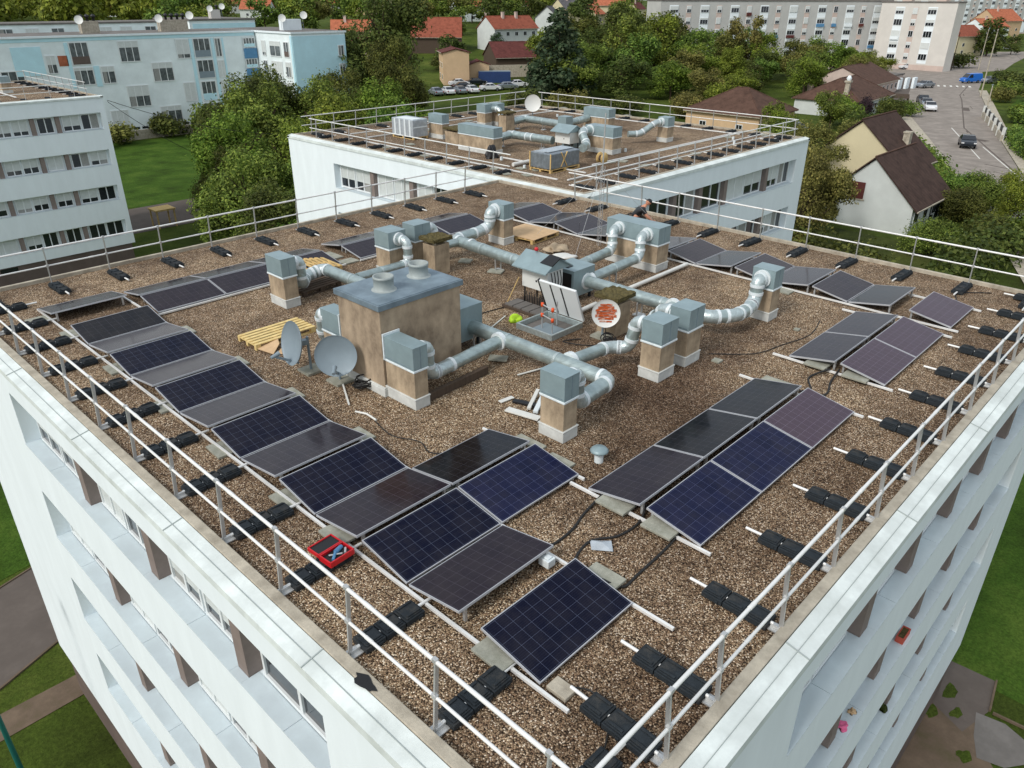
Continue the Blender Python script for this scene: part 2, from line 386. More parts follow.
SUN_EL, SUN_AZ = 42, (-.97, .02)        # low contrast sun through haze, from the left of the view
sv = Vector((SUN_AZ[0] * math.cos(R_(SUN_EL)), SUN_AZ[1] * math.cos(R_(SUN_EL)), 0)); sv = sv.normalized() * math.cos(R_(SUN_EL)); sv.z = math.sin(R_(SUN_EL))
sl = bpy.data.lights.new('sun', 'SUN'); sl.energy = 2.0; sl.angle = R_(14); sl.color = (1, .97, .93)
so = bpy.data.objects.new('sun', sl); COL.objects.link(so); so.rotation_euler = sv.to_track_quat('Z', 'Y').to_euler(); so.location = (0, 0, 40)
w = bpy.data.worlds.new('World'); sc.world = w; w.use_nodes = True; wt = w.node_tree
bg = wt.nodes['Background']; sky = wt.nodes.new('ShaderNodeTexSky'); sky.sky_type = 'NISHITA'; sky.sun_disc = False
sky.sun_elevation = R_(SUN_EL); sky.sun_rotation = math.atan2(sv.x, sv.y); sky.air_density = 1.2; sky.dust_density = 4; sky.ozone_density = 1.5
# cloud veil: pulls the clear sky towards a soft grey white, with broken darker clouds
tcw = wt.nodes.new('ShaderNodeTexCoord'); nzw = wt.nodes.new('ShaderNodeTexNoise'); nzw.inputs['Scale'].default_value = 2.2; nzw.inputs['Detail'].default_value = 6
mpw = wt.nodes.new('ShaderNodeMapping'); mpw.inputs['Scale'].default_value = (1, 1, 2.4)
wt.links.new(tcw.outputs['Generated'], mpw.inputs[0]); wt.links.new(mpw.outputs[0], nzw.inputs['Vector'])
crw = wt.nodes.new('ShaderNodeValToRGB'); crw.color_ramp.elements[0].position = .36; crw.color_ramp.elements[0].color = (4.2, 4.9, 5.6, 1)
crw.color_ramp.elements[1].position = .66; crw.color_ramp.elements[1].color = (8.6, 8.8, 8.9, 1)
wt.links.new(nzw.outputs['Fac'], crw.inputs[0])
mxw = wt.nodes.new('ShaderNodeMix'); mxw.data_type = 'RGBA'; mxw.inputs[0].default_value = .72
wt.links.new(sky.outputs[0], mxw.inputs[6]); wt.links.new(crw.outputs[0], mxw.inputs[7]); wt.links.new(mxw.outputs[2], bg.inputs[0])
bg.inputs[1].default_value = .135
sc.view_settings.view_transform = 'Standard'; sc.view_settings.look = 'None'; sc.view_settings.exposure = 0
sc.cycles.max_bounces = 6; sc.cycles.diffuse_bounces = 3; sc.cycles.glossy_bounces = 3; sc.cycles.transparent_max_bounces = 6

# ------------------------------------------------------------------ slab-block buildings of the estate
RZ = [(-1.87, -.6), (-4.40, -3.10), (-6.92, -5.62), (-9.42, -8.12)]
def block(name, label, x0, x1, y0, y1, faces, zt=0.0, zb=-11.65, gravel='gravel', detail=2, group=None, RZ=RZ):
    """faces: list of (axis, r0, r1, pillars, seed). axis 'x' = the face looking to -X, 'y' = the face looking to -Y"""
    b = empty(name, (x0, y0, G), label, 'building', group)
    D = .36
    mb = MB()
    fx = any(f[0] == 'x' for f in faces); fy = any(f[0] == 'y' for f in faces)
    ix = x0 + (D if fx else 0); iy = y0 + (D if fy else 0)
    mb.box((ix, iy, zb + zt + .002), (x1, y1, zt - .06))
    for ax, r0, r1, pil, seed in faces:
        c = x0 if ax == 'x' else y0
        e0, e1 = (y0, y1) if ax == 'x' else (x0 + (D if fx else 0), x1)
        def B(s0, s1, za, zb_, d0=0, d1=D, mi=0, m=None):
            m = m or mb
            if ax == 'x': m.box((c + d0, s0, za), (c + d1, s1, zb_), mi)
            else: m.box((s0, c + d0, za), (s1, c + d1, zb_), mi)
        zz = [zt - .06] + [z + zt for pr in RZ for z in (pr[1], pr[0])] + [zb + zt]
        B(e0, r0, zb + zt, zt - .06); B(r1, e1, zb + zt, zt - .06)
        for i in range(0, len(zz), 2): B(r0, r1, zz[i + 1], zz[i])
        rnd = random.Random(seed)
        for k, (za, zb_) in enumerate(RZ):
            za += zt; zb_ += zt
            for s in pil:
                pm = MB(); B(s - .15, s + .15, za + .003, zb_ - .003, .13, D - .003, 0, pm); pm.build('pillar', M['pillar'], b)
            lm = MB(); edges_ = [r0] + [v for s in pil for v in (s - .16, s + .16)] + [r1]
            for a_, b_2 in zip(edges_[::2], edges_[1::2]):
                mid = (a_ + b_2) / 2
                for q0, q1 in ((a_, mid - .004), (mid + .004, b_2)): B(q0 + .001, q1, za + .001, za + .012, -.012, D - .072, 0, lm)
            for s in pil: B(s - .158, s + .158, za + .001, za + .012, -.012, .126, 0, lm)
            lm.build('ledge', M['ledge'], b)
            edges = [r0] + [v for s in pil for v in (s - .16, s + .16)] + [r1]
            for i in range(0, len(edges), 2):
                a, e = edges[i] + .12, edges[i + 1] - .12
                L = e - a
                if L < .9: continue
                nwin = 2 if L > 2.2 else 1
                ww = L / nwin
                for j in range(nwin):
                    u0 = a + j * ww + .04; u1 = a + (j + 1) * ww - .04
                    fm = MB(); d0 = D - .07
                    zs, ze = za + .04, zb_ - .05
                    for (p0, p1, q0, q1) in ((u0, u1, zs, zs + .07), (u0, u1, ze - .06, ze), (u0, u0 + .06, zs + .07, ze - .06), (u1 - .06, u1, zs + .07, ze - .06), ((u0 + u1) / 2 - .035, (u0 + u1) / 2 + .035, zs + .07, ze - .06)):
                        B(p0, p1, q0, q1, d0, D - .002, 0, fm)
                    wo = fm.build('window', M['wframe'], b)
                    sh = rnd.choice([.0, .35, .55, .72, .8, 1, 1])
                    if detail < 2: sh = rnd.choice([.0, .6, .75, 1, .7])
                    hh = ze - zs - .13; zc = zs + .07 + hh * (1 - sh)
                    if sh < 1:
                        pn = MB()
                        for p0, p1 in ((u0 + .062, (u0 + u1) / 2 - .037), ((u0 + u1) / 2 + .037, u1 - .062)):
                            B(p0, p1, zs + .072, zc - .001, D - .035, D - .004, 0 if rnd.random() < .8 else 1, pn)
                        pn.build('pane', [M['glass'], M['curtain']], wo)
                    if sh > 0:
                        sm_ = MB()
                        n = max(1, int(hh * sh / .055))
                        for i2 in range(n):
                            zl = zc + (ze - .062 - zc) * i2 / n; zh = zc + (ze - .062 - zc) * (i2 + 1) / n - .006
                            for p0, p1 in ((u0 + .062, (u0 + u1) / 2 - .037), ((u0 + u1) / 2 + .037, u1 - .062)):
                                B(p0, p1, zl, zh, D - .05, D - .006, 0, sm_)
                        sm_.build('shutter', M['shutter'], wo)
    mb.build('wall', M['white'], b)
    gb = MB(); gb.box((x0 + (.1 if fx else 0), y0 + (.1 if fy else 0), G - .3), (x1 - .25, y1 - .25, zb + zt - .001)); gb.build('ground_floor_wall', M['gfloor'], b)
    gw = MB()
    for k in range(9):
        s = y0 + 1.5 + k * 2.2
        if s < y1 - 1.5: gw.box((x0 + (.1 if fx else 0) - .02, s, zb + zt - .55), (x0 + (.1 if fx else 0) + .05, s + 1.2, zb + zt - .1))
        s = x0 + 1.5 + k * 2.2
        if s < x1 - 1.5: gw.box((s, y0 + (.1 if fy else 0) - .02, zb + zt - .55), (s + 1.2, y0 + (.1 if fy else 0) + .05, zb + zt - .1))
    gw.build('cellar_window', M['glass'], b)
    # flashing all round, then concrete kerb, then gravel
    cp = MB(); F = .30
    def slope(ax, c, sgn, e0, e1, w0, z0, z1, th=.02):
        # strip from outer edge c to c+sgn*w0
        a, bb = c, c + sgn * w0
        lip = .13
        def P(u, s, z): return (u, s, z) if ax == 'x' else (s, u, z)
        vs = [P(a, e0, zt + z0), P(bb, e0, zt + z1), P(bb, e1, zt + z1), P(a, e1, zt + z0), P(a, e0, zt + z0 - lip), P(a, e1, zt + z0 - lip), P(bb, e0, zt - .06), P(bb, e1, zt - .06), P(a + sgn * .04, e0, zt - .06), P(a + sgn * .04, e1, zt - .06)]
        cp.add(vs, [(0, 1, 2, 3), (0, 3, 5, 4), (1, 6, 7, 2), (0, 4, 8, 6, 1), (3, 2, 7, 9, 5)])
    slope('x', x0 - .04, 1, y0 - .04, y1 + .04, F, .02, .085)
    slope('y', y0 - .04, 1, x0 - .04, x1 + .04, F, .022, .087)
    slope('x', x1 + .04, -1, y0 - .04, y1 + .04, .2, .02, .07)
    slope('y', y1 + .04, -1, x0 - .04, x1 + .04, .2, .022, .072)
    cp.build('coping', M['capping'], b)
    sm2 = MB()
    if detail == 2:
        k = 0
        for s in np.arange(y0 + .5, y1, 3.6): sm2.bar((x0 - .045, s, zt + .026), (x0 + .26, s, zt + .091), .016, .012)
        for s in np.arange(x0 + .5, x1, 3.6): sm2.bar((s, y0 - .045, zt + .028), (s, y0 + .26, zt + .093), .016, .012)
        sm2.bar((x0 + .10, y0 + .1, zt + .057), (x0 + .10, y1 - .1, zt + .057), .007, .01); sm2.bar((x0 + .1, y0 + .105, zt + .059), (x1 - .1, y0 + .105, zt + .059), .007, .01)
        sm2.build('coping_seam', M['capline'], b)
    kb = MB(); t = .15
    for a, c in (((x0 + .27, y0 + .27), (x0 + .27 + t, y1 - .17)), ((x0 + .27 + t + .002, y0 + .27), (x1 - .17, y0 + .27 + t)),
                 ((x1 - .17 - .1, y0 + .27 + t + .002), (x1 - .17, y1 - .17)), ((x0 + .27 + t + .002, y1 - .27), (x1 - .17 - .102, y1 - .17))):
        kb.box((a[0], a[1], zt - .05), (c[0], c[1], zt + .10))
    kb.build('kerb', M['kerb'], b, bevel=.012)
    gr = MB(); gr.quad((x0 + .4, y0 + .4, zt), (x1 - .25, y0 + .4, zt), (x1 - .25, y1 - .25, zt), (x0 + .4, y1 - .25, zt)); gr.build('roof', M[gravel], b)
    return b

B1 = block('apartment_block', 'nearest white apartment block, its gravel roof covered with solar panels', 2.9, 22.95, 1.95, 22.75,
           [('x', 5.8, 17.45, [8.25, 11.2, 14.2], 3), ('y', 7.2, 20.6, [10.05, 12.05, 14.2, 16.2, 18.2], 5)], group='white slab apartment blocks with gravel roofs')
B2 = block('apartment_block', 'white apartment block joined behind, with no solar panels on its gravel roof', 22.98, 42.5, 18.1, 39.2,
           [('x', 24.5, 35.0, [26.0, 28.8, 31.9], 8), ('y', 26, 41.3, [29.6, 31.8, 34.1, 38.3], 9)], gravel='gravel2', detail=1, group='white slab apartment blocks with gravel roofs',
           RZ=[(-2.2, -.93), (-4.75, -3.5), (-7.3, -6.05), (-9.8, -8.55)])
B3 = block('apartment_block', 'white apartment block at the left edge, brown pillars between its shuttered windows', -6, 23.3, 66.6, 84,
           [('y', -3, 22.9, [1, 5, 7.3, 10.6, 15.1, 18.0, 19.75], 11)], gravel='gravel2', detail=1, zt=-.1, group='white slab apartment blocks with gravel roofs',
           RZ=[(-2.4, -1.15), (-5.15, -3.95), (-7.95, -6.75), (-10.85, -9.6)])

# ------------------------------------------------------------------ counterweighted guardrails
def cw_mesh():
    """three recycled rubber blocks laid along +Y from the origin"""
    m = MB()
    for k in range(3):
        y = k * .3
        m.box((-.14, y + .006, .02), (.14, y + .294, .10))
        m.box((-.12, y + .03, .10), (.12, y + .27, .122))
        m.box((-.105, y + .05, .122), (-.07, y + .25, .142)); m.box((.07, y + .05, .122), (.105, y + .25, .142))
        m.box((-.155, y + .05, .03), (-.14, y + .10, .075)); m.box((.14, y + .18, .03), (.155, y + .25, .075))
    return m
def guardrail(label, p0, d, n, sp, inw, group, ext=(.25, .25), zt=0.0, cw=True, extra=()):
    """p0 first post, d unit direction, inw unit vector to the roof interior"""
    g = empty('guardrail', (p0[0], p0[1], zt), label, 'guardrail', group)
    d = Vector((*d, 0)); iv = Vector((*inw, 0)); p0 = Vector((*p0, zt))
    a = p0 - d * ext[0]; e = p0 + d * (sp * (n - 1) + ext[1])
    for nm, z, r in (('handrail', 1.0, .024), ('midrail', .53, .02)):
        m = MB(); lean = .07 * z - .015; m.tube([a + Vector((0, 0, z)) + iv * lean, e + Vector((0, 0, z)) + iv * lean], r, 10)
        k = 0
        while (k + 1) * 3.0 < (e - a).length:   # sleeve joints
            k += 1; c = a + d * (k * 3.0) + Vector((0, 0, z)) + iv * lean
            m.tube([c - d * .06, c + d * .06], r + .004, 10)
        m.build(nm, M['alurail'], g)
    rot = math.atan2(iv.y, iv.x) - PI / 2
    proto = {}
    for k, st in enumerate([sp * q_ for q_ in range(n)] + list(extra)):
        rel = d * st
        if not proto:
            m = MB(); m.bar((0, 0, 0), (0, .07, 1.0), .055, .022); m.box((-.03, .03, .985), (.03, .08, 1.035)); m.box((-.035, 0, .5), (.035, .05, .56))
            proto['post'] = m.build('post', M['alu'], g, local=True, bevel=.004)
            m = MB(); m.box((-.08, -.06, .012), (.08, .14, .03)); m.box((-.02, 0, .03), (.02, .13, .075))
            proto['foot_bracket'] = m.build('foot_bracket', M['alu'], g, local=True)
            if cw:
                m = cw_mesh(); proto['counterweight'] = m.build('counterweight', M['rubber'], g, local=True, bevel=.008)
                m = MB(); m.tube([(0, .1, .07), (0, 1.27, .07)], .022, 8); proto['arm'] = m.build('arm', M['alurail'], g, local=True)
        for nm, o in list(proto.items()):
            if k == 0: q = o
            else: q = o.copy(); COL.objects.link(q)
            q.parent = g; wob = random.Random(k * 7 + int(p0.x)).uniform(-.035, .035)
            q.rotation_euler = (0, 0, rot + (wob if nm in ('counterweight', 'arm') else 0))
            q.location = rel + (iv * .13 if nm == 'counterweight' else Vector((0, 0, 0)))
    return g
GG = 'aluminium guardrails standing on the roofs'
g1 = guardrail('aluminium guardrail along the near left edge of the solar roof, its black counterweights pointing right', (3.36, 2.8), (0, 1), 13, 1.5, (1, 0), GG, ext=(.4, 1.0))
g2 = guardrail('aluminium guardrail along the near right edge of the solar roof, its black counterweights pointing left', (5.7, 2.36), (1, 0), 12, 1.5, (0, 1), GG, ext=(2.4, .5), extra=(-.98,))
g3 = guardrail('aluminium guardrail on the far left edge of the solar roof, before the leafy trees', (3.9, 22.1), (1, 0), 12, 1.5, (0, -1), GG, ext=(.4, .4))
g4 = guardrail('aluminium guardrail on the far right edge of the solar roof, before the dark hedge', (22.5, 3.02), (0, 1), 11, 1.52, (-1, 0), GG, ext=(.5, .3))
g5 = guardrail('aluminium guardrail on the left side of the second roof, above its blank white wall', (23.45, 23.6), (0, 1), 10, 1.5, (1, 0), GG, ext=(1.0, .6))
g6 = guardrail('aluminium guardrail on the right side of the second roof, above its row of brown pillars', (24.3, 18.6), (1, 0), 13, 1.45, (0, 1), GG, ext=(1.4, .3))
g7 = guardrail('aluminium guardrail on the far left edge of the second roof, before the parked cars', (24.2, 38.7), (1, 0), 12, 1.5, (0, -1), GG, ext=(.6, 1))
g8 = guardrail('aluminium guardrail on the far right edge of the second roof, before the green wood', (42.0, 19.3), (0, 1), 13, 1.5, (-1, 0), GG, ext=(.6, .3))
g9 = guardrail('aluminium guardrail along the right end of the roof of the far left apartment block', (22.7, 68), (0, 1), 10, 1.6, (-1, 0), GG, zt=-.1)
g10 = guardrail('aluminium guardrail along the front edge of the roof of the far left apartment block', (-4, 67.1), (1, 0), 16, 1.7, (0, 1), GG, zt=-.1)
# loose tarpaulin scrap on the near-left kerb
m = MB()
pts = [(3.2 + .075 * math.cos(t) * (1 + .3 * math.sin(3 * t)), 5.28 + .17 * math.sin(t) * (1 + .2 * math.cos(5 * t)), .108) for t in np.linspace(0, 2 * PI, 15)[:-1]]
m.quad(*pts)
tag(m.build('bitumen_patch', M['black'], loc=(3.2, 5.28, .1)), 'torn black bitumen patch on the kerb of the near left roof edge', 'patch')

# ------------------------------------------------------------------ solar panels
PW = 1.735
def panel(name, x0, x1, yn, zn, yf, zf, mat, label, group='solar panels laid in low tents on the gravel roof'):
    """quad with near edge y=yn,z=zn and far edge y=yf,z=zf"""
    root = empty('solar_panel', (x0, yn, 0), label, 'solar panel', group)
    n = Vector((0, -(zf - zn), (yf - yn))).normalized(); L = math.hypot(yf - yn, zf - zn); dy = Vector((0, (yf - yn) / L, (zf - zn) / L))
    o = Vector((x0, yn, zn)); X = Vector((1, 0, 0)); W = x1 - x0; t = .034; fw = .012
    def P(u, v, h): return o + X * u + dy * v + n * h
    def bx(m, u0, u1, v0, v1, h0, h1, mi=0):
        vs = [P(u, v, h) for h in (h0, h1) for u, v in ((u0, v0), (u1, v0), (u1, v1), (u0, v1))]
        m.add(vs, [(0, 3, 2, 1), (4, 5, 6, 7), (0, 1, 5, 4), (1, 2, 6, 5), (2, 3, 7, 6), (3, 0, 4, 7)], mi)
    m = MB()
    bx(m, 0, W, 0, fw, -t, 0); bx(m, 0, W, L - fw, L, -t, 0); bx(m, 0, fw, fw, L - fw, -t, 0); bx(m, W - fw, W, fw, L - fw, -t, 0)
    m.build('frame', M['frame'], root)
    g = MB(); g.quad(P(fw, fw, -.004), P(W - fw, fw, -.004), P(W - fw, L - fw, -.004), P(fw, L - fw, -.004))
    go = g.build('glass', M[mat], root)
    uv = go.data.uv_layers.new(name='UVMap'); e = .12
    for li, c in zip(range(4), ((-e, -e), (10 + e, -e), (10 + e, 6 + e), (-e, 6 + e))): uv.data[li].uv = c
    bk = MB(); bk.quad(P(fw, fw, -.03), P(fw, L - fw, -.03), P(W - fw, L - fw, -.03), P(W - fw, fw, -.03)); bk.build('backsheet', M['back'], root)
    lg = MB()
    for u in (.12, W - .12):
        for v, z in ((.03, zn), (L - .05, zf)):
            q = P(u, v, -t - .001); lg.box((q.x - .02, q.y - .02, .03), (q.x + .02, q.y + .02, q.z))
    lg.build('bracket', M['alu'], root)
    return root
ZL, ZH = .1, .27
XL = (4.54, 6.275)
lows = [3.89, 6.21, 8.33, 10.51, 12.73, 14.9, 17.12]     # low edges of the panels tilted to the camera
mats = ['solA', 'solA', 'solA', 'solA', 'solA', 'solA', 'solD']
awm = ['solC', 'solC', 'solC', 'solC', 'solC', 'solC']
for i, y in enumerate(lows):
    panel('p', *XL, y, ZL, y + .94, ZH, mats[i], f'dark navy solar panel tilted towards the camera, {ORD[i]} from front in the left row' if i else
          'navy solar panel standing alone at the front, nearest panel to the roof corner')
for i in range(1, 7):
    y = lows[i - 1 + 1] + 1.065
    yf = (lows[i + 1] - .03) if i < 6 else 19.2
    if i == 6: yf = y + 1.0; 
    if i < 6 and i > 0:
        panel('a', *XL, y, ZH, yf, ZL, awm[i - 1], f'greyish solar panel tilted away in the long left row, {ORD[i - 1]} of these from front')
# the step between lone panel and first tent: away panel next to it
panel('a', *XL, 5.22 - .01, ZH, 6.17, ZL, 'solC', 'plum black solar panel sloping away, beside the gap before the lone front panel')
panel('b', 4.48, 6.22, 19.16, ZH, 20.2, ZL, 'solC', 'grey solar panel seen almost edge on at the far left corner of the roof')
X2 = (6.31, 8.045)
panel('m', *X2, 6.21, ZL, 7.15, ZH, 'solB', 'bright blue solar panel at the right side of the long left rows')
panel('m', *X2, 7.27, ZH, 8.25, ZL, 'solD', 'near black solar panel behind the bright blue one, sloping away towards the satellite dishes')
cols = [(7.85, 9.6), (9.625, 11.375), (11.40, 13.15)]
W3 = ['left', 'middle', 'right']
for i, c in enumerate(cols):
    panel('n', *c, 3.87, ZL, 4.79, ZH, ['solB', 'solB', 'solE'][i], f'{["royal blue", "purplish blue", "mauve brown"][i]} solar panel, {W3[i]} one in the front line of the central six')
    panel('n', *c, 4.91, ZH, 5.86, ZL, ['solC', 'solD', 'solD'][i], f'{["dull plum", "black mirror like", "charcoal"][i]} solar panel, {W3[i]} one in the back line of the central six')
cols = [(14.66, 16.42), (16.445, 18.2)]
for i, c in enumerate(cols):
    W4 = ['near', 'far'][i]
    panel('n', *c, 3.87, ZL, 4.79, ZH, 'solE', f'plum solar panel, {W4} one in the front line of the right block of four')
    panel('n', *c, 4.91, ZH, 5.86, ZL, 'solC', f'plum solar panel, {W4} one in the back line of the right block of four')
X3 = (18.74, 20.49)
panel('o', *X3, 3.87, ZL, 4.84, ZH, 'solE', 'mauve solar panel standing alone near the right corner of the roof')
rl = [6.29, 8.5, 10.66, 12.83, 15.03, 17.15]
for i, y in enumerate(rl):
    panel('r', *X3, y, ZL, y + .94, ZH, 'solC', f'plum solar panel tilted to the camera in the far right row, {ORD[i]} from right')
for i, y in enumerate([5.28] + [v + 1.06 for v in rl]):
    yf = (rl[i] - .03) if i < 6 else 19.3
    if i == 6: yf = y + 1.0
    panel('r', *X3, y, ZH, yf, ZL, 'solC' if i % 2 else 'solD', f'slate grey solar panel sloping away in the far right row, {ORD[i]} counting from the right')
fx = [6.42, 8.18, 9.94, 12.35, 14.11, 15.87]
for i, x in enumerate(fx):
    panel('f', x, x + PW, 17.9, ZL, 18.84, ZH, 'solC', f'dark plum solar panel in the line along the far left edge, {ORD[i]} from left')
    panel('f', x, x + PW, 18.96, ZH, 19.93, ZL, 'solC', f'thin looking grey panel behind the far left line of solar panels, {ORD[i]} from left')

# mounting rails on the gravel
def rail(p, q, label, w=.04, h=.04, z=.045):
    m = MB(); m.bar((*p, z), (*q, z), w, h); tag(m.build('mounting_rail', M['alurail'], loc=(p[0], p[1], 0)), label, 'rail', 'aluminium mounting rails under the panels')
rail((4.5, 3.45), (4.5, 20.3), 'long aluminium mounting rail under the left ends of the long left row of panels')
rail((6.3, 3.3), (6.3, 20.1), 'long aluminium mounting rail under the right ends of the long left row of panels')
rail((8.05, 6.1), (8.05, 8.4), 'short aluminium rail at the right end of the bright blue panel')
for x, t in ((7.83, 'left end of the central block of six panels'), (13.17, 'right end of the central block of six panels'), (14.62, 'near end of the right hand block of four panels'), (18.25, 'far end of the right hand block of four panels')):
    rail((x, 3.7), (x, 6.2), f'aluminium rail running out at the {t}')
rail((18.7, 3.7), (18.7, 18.4), 'long aluminium rail along the near side of the far right row of panels')
rail((20.5, 3.7), (20.5, 18.4), 'long aluminium rail along the far side of the far right row of panels')
rail((6.4, 17.86), (11.8, 17.86), 'aluminium rail along the front of the far left line of panels, left stretch')
rail((12.3, 17.86), (17.7, 17.86), 'aluminium rail along the front of the far left line of panels, right stretch')
# concrete paving slabs used as ballast
SG = 'concrete ballast slabs laid beside the panels'
def slab(x, y, w, d, label, rz=0):
    zb = .067 if y < 9 and x < 14.8 and w > .2 else .004
    m = MB(); m.box((x - w / 2, y - d / 2, zb), (x + w / 2, y + d / 2, zb + .04), rz=R_(rz)); tag(m.build('ballast_slab', M['slab'], loc=(x, y, 0), bevel=.005), label, 'slab', SG)
ys = [4.55, 7.7, 9.05, 11.1, 13.3, 15.6, 18.15]
for i, y in enumerate(ys): slab(4.49, y, .3, .5, f'grey green ballast slab left of the long left panel row, {ORD[i]} from front', jit(3))
for i, y in enumerate([4.45, 7.6, 9.8, 12.0, 14.1, 16.5]): slab(6.42, y, .3, .5, f'pale ballast slab right of the long left panel row, {ORD[i]} from front', jit(3))
slab(7.82, 5.32, .32, .52, 'ballast slab on the gravel at the left tip of the central block of six panels'); slab(7.81, 4.5, .32, .5, 'ballast slab against the royal blue panel, beside the black cable')
slab(14.72, 5.25, .45, .45, 'ballast slab at the near tip of the right hand block of four, back one'); slab(14.7, 4.43, .42, .5, 'ballast slab at the near tip of the right hand block of four, front one')
slab(8.3, 7.5, .2, .6, 'ballast slab behind the bright blue panel, beside the corner duct tower'); slab(8.22, 6.75, .2, .5, 'ballast slab at the right end of the bright blue panel')
slab(13.3, 5.4, .25, .7, 'ballast slab at the right tip of the central block of six, back one'); slab(13.25, 4.4, .2, .5, 'ballast slab at the right tip of the central block of six, front one')
slab(18.55, 7.9, .35, .5, 'ballast slab in front of the far right row, behind the lone duct tower'); slab(18.55, 12.9, .5, .6, 'ballast slab in front of the far right row, behind the long duct box'); slab(11.95, 18.9, .5, .7, 'ballast slab in the gap of the far left panel line, back one')
slab(12.05, 18.1, .5, .4, 'ballast slab in the gap of the far left panel line, front one'); slab(4.3, 19.6, .5, .4, 'ballast slab at the far left roof corner under the edge on panel')

# ------------------------------------------------------------------ roof plant: towers, ducts, fan boxes
def tower(x0, x1, y0, y1, label, zc=.78, zt=1.25, sk=.23, zoff=0, group='rendered duct towers with grey metal tops'):
    t = empty('duct_tower', (x0, y0, zoff), label, 'duct tower', group)
    m = MB(); m.box((x0, y0, zoff), (x1, y1, zoff + zc - .02)); m.build('shaft', M['conc2'], t, bevel=.008)
    m = MB(); e = .018
    m.box((x0 - e, y0 - e, zoff), (x1 + e, y1 + e, zoff + sk - .03)); m.box((x0 - e - .012, y0 - e - .012, zoff + sk - .03), (x1 + e + .012, y1 + e + .012, zoff + sk))
    m.build('skirting', M['skirt'], t, bevel=.01)
    m = MB(); m.box((x0 - .022, y0 - .022, zoff + zc - .02), (x1 + .022, y1 + .022, zoff + zc + .025)); m.build('seal_band', M['seal'], t, bevel=.01)
    m = MB(); m.box((x0 - .012, y0 - .012, zoff + zc + .02), (x1 + .012, y1 + .012, zoff + zt))
    m.box((x0 - .018, y0 - .018, zoff + zt), (x1 + .018, y1 + .018, zoff + zt + .008)); m.build('metal_top', M['box'], t, bevel=.004)
    q = MB(); xm = x0 + (x1 - x0) * .5
    q.box((xm - .004, y0 - .018, zoff + zc + .03), (xm + .004, y0 - .0125, zoff + zt - .01)); q.box((x0 - .018, y0 + .03, zoff + zc + .06), (x0 - .0125, y1 - .03, zoff + zc + .068)); q.build('sheet_seam', M['lead'], t)
    return t
TG = None
tower(8.70, 9.06, 7.10, 7.63, 'duct tower in the middle of the roof, closest to the camera')
tower(11.79, 12.32, 7.24, 7.70, 'front left one of the two duct towers standing close together')
tower(12.78, 13.32, 7.25, 7.70, 'rear right one of the two duct towers standing close together')
tower(16.30, 16.72, 7.18, 7.72, 'lone duct tower on the right, in front of the far right panel row')
tower(17.46, 18.02, 11.15, 12.9, 'long wide duct tower with two ducts, hiding the crouching worker', zc=.76)
tower(16.38, 16.80, 16.02, 16.66, 'duct tower beside the plywood covered pallet, in front of the second roof')
tower(12.03, 12.6, 16.08, 16.68, 'left one of the two duct towers behind the stair hut')
tower(13.0, 13.55, 16.16, 16.66, 'right one of the two duct towers behind the stair hut, by the mossy chimney')
tower(8.80, 9.18, 16.08, 16.76, 'duct tower on the far left, beside the wooden pallet')

# stair hut
sh = empty('stair_hut', (7.66, 10.68, 0), 'big rendered concrete hut with grey metal lid and two round vents', 'roof hut')
m = MB(); m.box((7.66, 10.68, 0), (9.66, 12.0, 1.74)); m.build('wall', M['conc'], sh, bevel=.01)
m = MB(); m.box((7.61, 10.63, 1.75), (9.71, 12.05, 1.86)); m.box((7.64, 10.66, 1.86), (9.68, 12.02, 1.872)); m.build('lid', M['lead'], sh, bevel=.006)
m = MB(); m.box((7.61, 10.63, 0), (9.70, 12.05, .16)); m.box((7.62, 10.64, .16), (9.69, 12.04, .19)); m.build('skirting', M['skirt'], sh, bevel=.01)
for cx, cy in ((8.25, 11.28), (9.23, 11.42)):
    m = MB(); m.lathe((cx, cy, 1.87), [(.25, 0), (.205, .02), (.195, .03), (.195, .22), (.205, .225), (.205, .27), (.17, .27), (.165, .05), (0, .05)], 24); m.build('round_vent', M['vent'], sh)
for x0, x1, y0, y1, nm in ((7.70, 8.02, 9.82, 10.66, 'front'), (7.70, 8.02, 12.02, 12.72, 'back')):
    t = tower(x0, x1, y0, y1, 'small duct tower built against the near face of the stair hut' if nm == 'front' else 'small duct tower behind the satellite dishes, against the stair hut')
    m = MB(); yy = 10.63 if nm == 'front' else 12.03; m.box((x0 - .04, yy, .78), (x1 + .04, yy + .03, 1.30)); m.build('seal_band', M['seal'], t)
